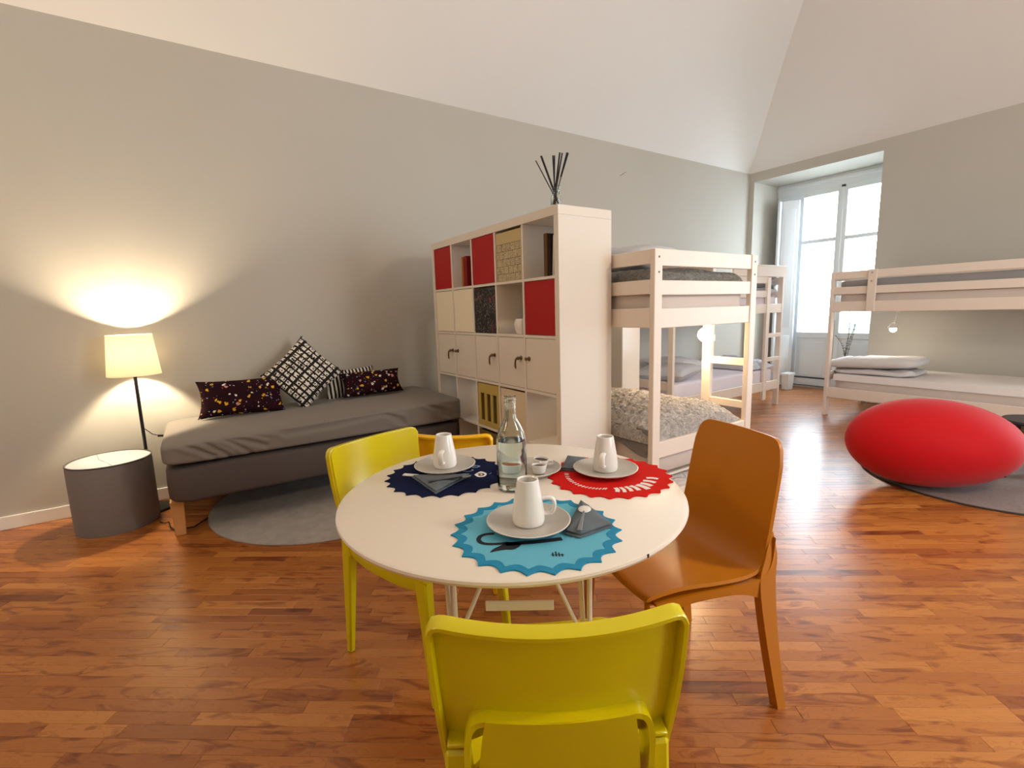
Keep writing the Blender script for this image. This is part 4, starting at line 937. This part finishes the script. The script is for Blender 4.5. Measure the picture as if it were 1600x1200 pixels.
arc = [(-0.0951, -0.097), (-0.0597, -0.1205), (-0.0255, -0.1313), (0.0128, -0.1347), (0.0431, -0.1262), (0.0655, -0.1113), (0.0803, -0.0924)]
for k in range(17):
    p = interp([(x, y, 0) for x, y in arc], k/16); d = p.normalized(); s_ = Vector((-d.y, d.x, 0)); w_ = .0035 if k > 9 else .0048
    ribbon(rm, 'printed_letter', 'white_print', [(p+d*.006-s_*.002)[:2], (p-d*.007+s_*.002)[:2]], w_*1.3, n=3)
for k, (a0, r0, r1, w_) in enumerate(((-.62, .112, .145, .013), (-.48, .110, .15, .011), (-.33, .108, .148, .012), (-.17, .108, .150, .014), (.02, .112, .158, .018), (.20, .112, .15, .016), (.42, .110, .148, .015), (.66, .115, .15, .014))):
    ribbon(rm, 'printed_stroke', 'white_print', [(r0*math.cos(a0), r0*math.sin(a0)), ((r0+r1)/2*math.cos(a0+.03), (r0+r1)/2*math.sin(a0+.03)), (r1*math.cos(a0), r1*math.sin(a0))], w_, n=10)
def plate(label, c, r=.104, z=None, rz=0):
    t = thing('plate', label, 'plate', (c[0], c[1], z or TZ+.0035), rz)
    MB().lathe([(0, 0), (.05, 0), (.055, .002), (r*.88, .010), (r-.001, .0165), (r, .0185), (r-.003, .0195)], 56).build('underside', 'plate_rim', t)
    MB().lathe([(r-.003, .0195), (r*.86, .0135), (r*.6, .0085), (0, .0075)], 56).build('face', 'plate', t); return t
PB, PN, PRD = (3.243, .643), (2.710, .672), (3.073, 1.070)
plate('grey stoneware plate under the front cup on the light blue mat', PB); plate('grey stoneware plate under the left cup on the navy mat', PN); plate('grey stoneware plate under the right cup on the red mat', PRD)
plate('grey stoneware plate behind the bottle holding small pots', CI, z=TZ)
def cup(label, c, hd):
    t = thing('cup', label, 'cup', (c[0], c[1], TZ+.0112), hd)
    MB().lathe([(0, 0), (.034, 0), (.038, .003), (.0402, .012), (.0395, .03), (.036, .055), (.031, .085), (.0268, .110), (.0262, .113), (.0245, .1135), (.0225, .110), (.029, .07), (.035, .02), (.03, .008), (0, .007)], 44).build('body', 'ceramic', t)
    pts = [Vector((.030, 0, .062)), Vector((.045, 0, .0645)), Vector((.060, 0, .061)), Vector((.0645, 0, .047)), Vector((.060, 0, .030)), Vector((.048, 0, .024)), Vector((.036, 0, .025))]
    mb = MB(); n = 28; vs = []; k_ = 10
    Q = [interp(pts, i/n) for i in range(n+1)]
    for i, p in enumerate(Q):
        d = (Q[min(i+1, n)]-Q[max(i-1, 0)]).normalized(); nn = Vector((-d.z, 0, d.x))
        for k in range(k_): a_ = 2*PI*k/k_; vs.append(p+nn*((.0052)*math.cos(a_))+Vector((0, .0095*math.sin(a_), 0)))
    mb.add(vs, [(i*k_+k, i*k_+(k+1) % k_, (i+1)*k_+(k+1) % k_, (i+1)*k_+k) for i in range(n) for k in range(k_)]+[tuple(range(k_)), tuple(n*k_+k for k in range(k_))])
    mb.build('handle', 'ceramic', t, smooth=60); return t
cup('white tapered cup at the front, handle to the right', PB, math.atan2(.80, .55)); cup('white tapered cup on the left plate over the navy mat', PN, math.atan2(-.62, .80)); cup('white tapered cup on the right plate over the red mat', PRD, math.atan2(-.86, .62))
def pot(label, c, m, tilt, rz, sc=1):
    t = thing('jam_pot', label, 'pot', c, rz); t.rotation_euler = (0, tilt, rz); t.scale = (sc,)*3
    MB().lathe([(0, 0), (.017, 0), (.019, .002), (.024, .024), (.0245, .026), (.0225, .0265), (.019, .008), (0, .007)], 28).build('body', 'ceramic', t)
    MB().lathe([(.0205, .016), (.0218, .0215), (0, .0225)], 28).build('filling', m, t)
    MB().tube([(.022, 0, .023), (.033, 0, .024), (.036, 0, .015), (.024, 0, .010)], .0035, 8).build('handle', 'ceramic', t); return t
pot('small white pot of dark spread beside the bottle, left one', (2.962, .885, TZ+.0105), 'coffee', .10, 2.4, 1.05); pot('small white pot of dark spread behind, right one', (2.915, .925, TZ+.0105), 'coffee', .12, .9, 1.1)
pot('small white pot with pinkish spread seen through the bottle', (2.895, .83, TZ+.0105), 'book_orange', .1, 3.6)
# glass bottle with water
t = thing('water_bottle', 'clear glass bottle half full of water in the table centre', 'bottle', (2.998, .758, TZ))
MB().lathe([(0, .004), (.03, .001), (.040, 0), (.0445, .004), (.045, .012), (.0448, .145), (.0435, .158), (.039, .176), (.031, .192), (.0225, .208), (.0172, .222), (.0158, .236), (.0158, .258), (.018, .262), (.0182, .269), (.0165, .272), (.018, .276), (.0178, .283), (.0145, .284), (.0135, .28), (.0135, .232), (.0155, .219), (.0205, .206), (.029, .19), (.037, .173), (.0413, .156), (.0425, .144), (.0425, .014), (.04, .007), (.03, .008), (0, .011)], 56).build('glass', 'glass', t, smooth=50)
MB().lathe([(0, .0115), (.03, .0085), (.0398, .0075), (.0422, .0145), (.0422, .1432), (.0408, .150), (0, .1495)], 56).build('water', 'water', t, smooth=50)
# napkins and spoons
def napkin(label, pts, h, seed, z=TZ+.0038):
    # folded cloth: closed sheet through corner points with soft lift
    c = Vector((sum(p[0] for p in pts)/len(pts), sum(p[1] for p in pts)/len(pts), 0)); t_ = thing('napkin', label, 'napkin', (c.x, c.y, z))
    def lay(z0, th, sc, lift, name):
        mb = MB(); n = 60; rings = 10; vs = [(0, 0, z0+th+lift)]; fs = []
        edge = []
        for i in range(n):
            f = i/n*len(pts); k = int(f); u = f-k; a = Vector((*pts[k % len(pts)], 0)); b = Vector((*pts[(k+1) % len(pts)], 0)); edge.append((a.lerp(b, u)-c)*sc)
        for j in range(1, rings+1):
            q = j/rings
            for e in edge: p = e*q; vs.append((p.x, p.y, z0+th+lift*(1-q**2)+.0018*nz(p.x*40+seed, p.y*40, seed)))
        for e in edge: vs.append((e.x*.995, e.y*.995, z0))
        for i in range(n): fs.append((0, 1+i, 1+(i+1) % n))
        for j in range(rings):
            for i in range(n): a = 1+j*n; fs.append((a+i, a+n+i, a+n+(i+1) % n, a+(i+1) % n))
        mb.add(vs, fs); return mb.build(name, 'napkin', t_, smooth=50)
    lay(0, .0035, 1, h*.4, 'lower_layer'); lay(.0045+h*.2, .003, .93, h, 'upper_layer'); return t_
def spoon(label, a, b, bowlm, hm, z=TZ+.02, bw=.0155, tilt=0):
    a = Vector((a[0], a[1], 0)); b = Vector((b[0], b[1], 0)); d = (b-a); L = d.length; t_ = thing('spoon', label, 'spoon', (a.x, a.y, z), math.atan2(d.y, d.x)); t_.rotation_euler = (0, tilt, math.atan2(d.y, d.x))
    superbox(bw*1.25, bw, .0032, 1, 1, 24, 12).build('bowl', bowlm, t_)
    MB().bar((bw*.9, 0, .001), (L, 0, -.001), .005, .003, .012, .0035, (0, 1, 0), .001).build('handle', hm, t_); return t_
napkin('slate grey napkin folded to a point on the light blue mat', [(3.21, .842), (3.285, .825), (3.374, .802), (3.372, .745), (3.371, .697), (3.335, .682), (3.285, .745)], .012, 1)
spoon('white bowled spoon on the napkin of the light blue mat', (3.290, .785), (3.366, .700), 'spoon_white', 'spoon_grey', TZ+.0255, .0165, .03)
napkin('slate grey napkin folded to a triangle on the navy mat', [(2.722, .545), (2.775, .628), (2.832, .708), (2.865, .63), (2.908, .545), (2.82, .545)], .006, 2)
spoon('grey spoon lying on the napkin of the navy mat', (2.862, .672), (2.832, .556), 'spoon_grey', 'black_plastic', TZ+.018, .012)
o = MB().bar((2.688, .530, TZ+.0065), (2.728, .566, TZ+.0065), .016, .005, side=(.67, -.74, 0), r=.0015).build('sugar_stick', 'spoon_white', None); tag(o, 'white paper sugar stick at the left edge of the navy mat', 'sugar stick')
napkin('slate grey napkin beside the right plate, half on the red mat', [(2.875, 1.075), (2.935, 1.113), (2.985, 1.07), (3.012, 1.00), (2.973, .962), (2.925, 1.02)], .008, 3)

# ------------------------------------------------------------------ chairs
def sweep(mb, pts, w, d, out):
    # rectangular strip of width w (normal to path, in-plane) and depth d along 'out' vectors
    n = len(pts); vs = []
    for i, p in enumerate(pts):
        t_ = (pts[min(i+1, n-1)]-pts[max(i-1, 0)]).normalized(); o_ = out(i) if callable(out) else out; o_ = (o_-t_*o_.dot(t_)).normalized(); s_ = t_.cross(o_)
        for a, b in ((0, -.5), (.12, -.5), (.88, -.5), (1, -.32), (1, .32), (.88, .5), (.12, .5), (0, .5)): vs.append(p+s_*w*b+o_*d*a)
    k = 8
    fs = [(i*k+j, i*k+(j+1) % k, (i+1)*k+(j+1) % k, (i+1)*k+j) for i in range(n-1) for j in range(k)]+[tuple(range(k)), tuple((n-1)*k+j for j in range(k))]
    return mb.add(vs, fs)
def yellow_chair(label, loc, rz, m):
    t = thing('dining_chair', label, 'chair', loc, rz, None)
    ZT, ZB = .792, .535
    def hw(z): f = (z-ZB)/(ZT-ZB); return .193+.012*f
    def bx(u, z): f = (z-ZB)/(ZT-ZB); return -.215-.040*f-.010*math.sin(PI*f)-.040*(1-u*u)
    def bk(u, v):
        x = 2*u-1; cr = max(0, (abs(x)-.86)/.14); top = ZT-.022*(1-math.sqrt(max(0, 1-cr*cr)))-.006*(1-x*x)
        zlow = ZB if abs(x) > .80 else ZB+.035*min(1, (.80-abs(x))/.2)
        z = zlow+(top-zlow)*v; return (bx(x, z), x*hw(z), z)
    MB().shell(bk, 56, 30, .008).build('backrest', m, t, smooth=40)
    # raised rim round the back: runs up one side, over the top and down the other
    pts = [Vector(bk(0, v/16)) for v in range(17)]+[Vector(bk(u/44, 1)) for u in range(1, 44)]+[Vector(bk(1, 1-v/16)) for v in range(17)]
    pts = [Vector((-.200, -.188, .40)), Vector((-.206, -.188, .46)), Vector((-.212, -.190, .51))]+pts+[Vector((-.212, .190, .51)), Vector((-.206, .188, .46)), Vector((-.200, .188, .40))]
    sweep(MB(), pts, .011, .027, Vector((-1, 0, -.12))).build('rim', m, t, smooth=50)
    # seat with dished centre and rolled sides, rear edge turning up inside the back
    def st(u, v):
        y = (2*u-1); 
        if v < .22: f = v/.22; x = -.245+.045*f; z = .555-.100*f**.8; w = .112+.036*f
        else: f = (v-.22)/.78; x = -.200+.415*f; z = .455-.014*math.sin(PI*f)-.012*max(0, f-.85)/.15; w = .148+.055*min(1, f*3)
        z += -.012*(1-y*y)*(1 if v > .2 else .3)-.01*max(0, abs(y)-.85)/.15
        return (x, y*w, z)
    MB().shell(st, 30, 44, .008).build('seat', m, t, smooth=50)
    # hoop behind the seat
    hp = [Vector((-.262, -.150, .36)), Vector((-.272, -.151, .44)), Vector((-.281, -.151, .52)), Vector((-.286, -.150, .575)), Vector((-.288, -.143, .606)), Vector((-.290, -.125, .619)), Vector((-.296, -.08, .622)), Vector((-.304, 0, .624)), Vector((-.296, .08, .622)), Vector((-.290, .125, .619)), Vector((-.288, .143, .606)), Vector((-.286, .150, .575)), Vector((-.281, .151, .52)), Vector((-.272, .151, .44)), Vector((-.262, .150, .36))]
    hq = [interp(hp, i/70) for i in range(71)]
    sweep(MB(), hq, .010, .060, Vector((1, 0, .05))).build('back_hoop', m, t, smooth=50)
    MB().shell(lambda u, v: (-.292+.045*v-.010*(1-(2*u-1)**2)*(1-v), (2*u-1)*(.118+.028*v**.7), .628-.26*v), 20, 16, .006).build('rear_apron', m, t, smooth=50)
    for s_ in (-1, 1):
        MB().hexa([((-.258, -.205)[i & 1], s_*(.150, .186)[i >> 1 & 1], (.552, .560)[i >> 2]-.006*(1-(i & 1))) for i in range(8)], .002).build('side_ledge', m, t)
        MB().bar((-.222, s_*.172, .53), (-.248, s_*.193, .0), .040, .058, .024, .026, (0, 1, 0), .006).build('leg', m, t)
        MB().bar((.175, s_*.182, .447), (.215, s_*.195, .0), .040, .055, .022, .026, (0, 1, 0), .006).build('leg', m, t)
        sp_ = [Vector((-.20, s_*.186, .452)), Vector((-.10, s_*.196, .438)), Vector((.05, s_*.197, .432)), Vector((.17, s_*.186, .436))]
        sweep(MB(), [interp(sp_, i/20) for i in range(21)], .010, .05, Vector((0, 0, -1))).build('side_rail', m, t, smooth=50)
    return t
yellow_chair('glossy yellow plastic chair nearest the camera with its back to us', (3.388, .572, 0), math.atan2(.52, -.854), 'yellow')
yellow_chair('glossy yellow plastic chair at the left of the round table', (2.590, .640, 0), .34, 'yellow')
yellow_chair('mustard plastic chair, only its back showing beyond the table', (2.115, 1.05, 0), math.atan2(.69, -.72), 'mustard').scale = (1, 1, .945)

def shell_chair(label, loc, rz, m):
    t = thing('shell_chair', label, 'chair', loc, rz)
    prof = [(.232, .425), (.215, .440), (.12, .452), (.0, .445), (-.10, .440), (-.155, .452), (-.188, .490), (-.206, .56), (-.222, .65), (-.240, .75), (-.258, .853)]
    wid = [.196, .200, .207, .210, .206, .202, .200, .199, .197, .194, .187]
    def at_(v): p = interp([(x, 0, z) for x, z in prof], v); w = interp([(x, 0, 0) for x in wid], v).x; return p, w
    def f(u, v):
        x = 2*u-1; k = max(0, (abs(x)-.70)/.30); vm = 1-.075*(1-math.sqrt(max(0, 1-k*k))); v0 = .03*(1-math.sqrt(max(0, 1-k*k)))
        p, w = at_(v0+(vm-v0)*v); 
        back = min(1, max(0, (v-.45)/.25)); rise = abs(x)**2.5
        return (p.x+back*(.022*(abs(x)**2)-.008), x*w, p.z+(1-back)*.016*rise-.004*(1-back))
    MB().shell(f, 44, 70, .011).build('shell', m, t, smooth=50)
    for s_ in (-1, 1):
        # side beam under the seat that sweeps into the rear leg
        sp_ = [Vector((.205, s_*.186, .430)), Vector((.10, s_*.194, .438)), Vector((-.02, s_*.197, .436)), Vector((-.11, s_*.196, .432)), Vector((-.17, s_*.196, .446)), Vector((-.198, s_*.195, .49)), Vector((-.208, s_*.193, .56))]
        Q = [interp(sp_, i/30) for i in range(31)]; mb = MB(); vs = []; nQ = len(Q)
        for i, p in enumerate(Q):
            dep = .026+.014*math.exp(-((i-1)/3)**2)+.05*math.exp(-((i-21)/5.0)**2)
            dep *= 1 if i < 24 else (31-i)/8
            dn = Vector((0, 0, -1)) if i < 17 else Vector((-.3*(i-17)/13, 0, -1)).normalized()
            for a, b in ((0, -.5), (1, -.42), (1, .42), (0, .5)): vs.append(p+dn*dep*a+Vector((0, .030*b, 0)))
        mb.add(vs, [(i*4+j, i*4+(j+1) % 4, (i+1)*4+(j+1) % 4, (i+1)*4+j) for i in range(nQ-1) for j in range(4)]+[(0, 1, 2, 3), tuple((nQ-1)*4+j for j in range(4))])
        mb.build('side_beam', m, t, smooth=60)
        # rear leg runs up into the back edge
        lp = [Vector((-.205, s_*.185, .575)), Vector((-.197, s_*.193, .50)), Vector((-.182, s_*.199, .42)), Vector((-.195, s_*.210, .25)), Vector((-.232, s_*.226, .0))]
        ww = [.008, .044, .058, .046, .030]; mb = MB(); vs = []; n = 24
        for i in range(n+1):
            p = interp(lp, i/n); w_ = interp([(x, 0, 0) for x in ww], i/n).x
            if i == n: p.z = 0
            for a, b in ((-.5, -.5), (.5, -.5), (.5, .5), (-.5, .5)): vs.append(p+Vector((w_*a, b*(.022+.012*i/n), 0)))
        mb.add(vs, [(i*4+j, i*4+(j+1) % 4, (i+1)*4+(j+1) % 4, (i+1)*4+j) for i in range(n) for j in range(4)]+[(0, 1, 2, 3), tuple(n*4+j for j in range(4))]); mb.build('leg', m, t, smooth=30)
        MB().bar((.211, s_*.184, .425), (.228, s_*.205, 0), .030, .030, .026, .026, (0, 1, 0), .003).build('leg', m, t)
    MB().box(.175, -.18, .405, .20, .18, .432, .004).build('front_beam', m, t)
    return t
shell_chair('ochre plastic shell chair at the right of the round table', (3.197, 1.265, 0), math.atan2(-.962, -.273), 'orange')

# small scuff on the left wall
o = MB().tube([(.0015, 4.305, 2.769), (.0015, 4.34, 2.785), (.0015, 4.409, 2.824)], .0025, 5).build('wall_scuff', 'bronze', wall_left)
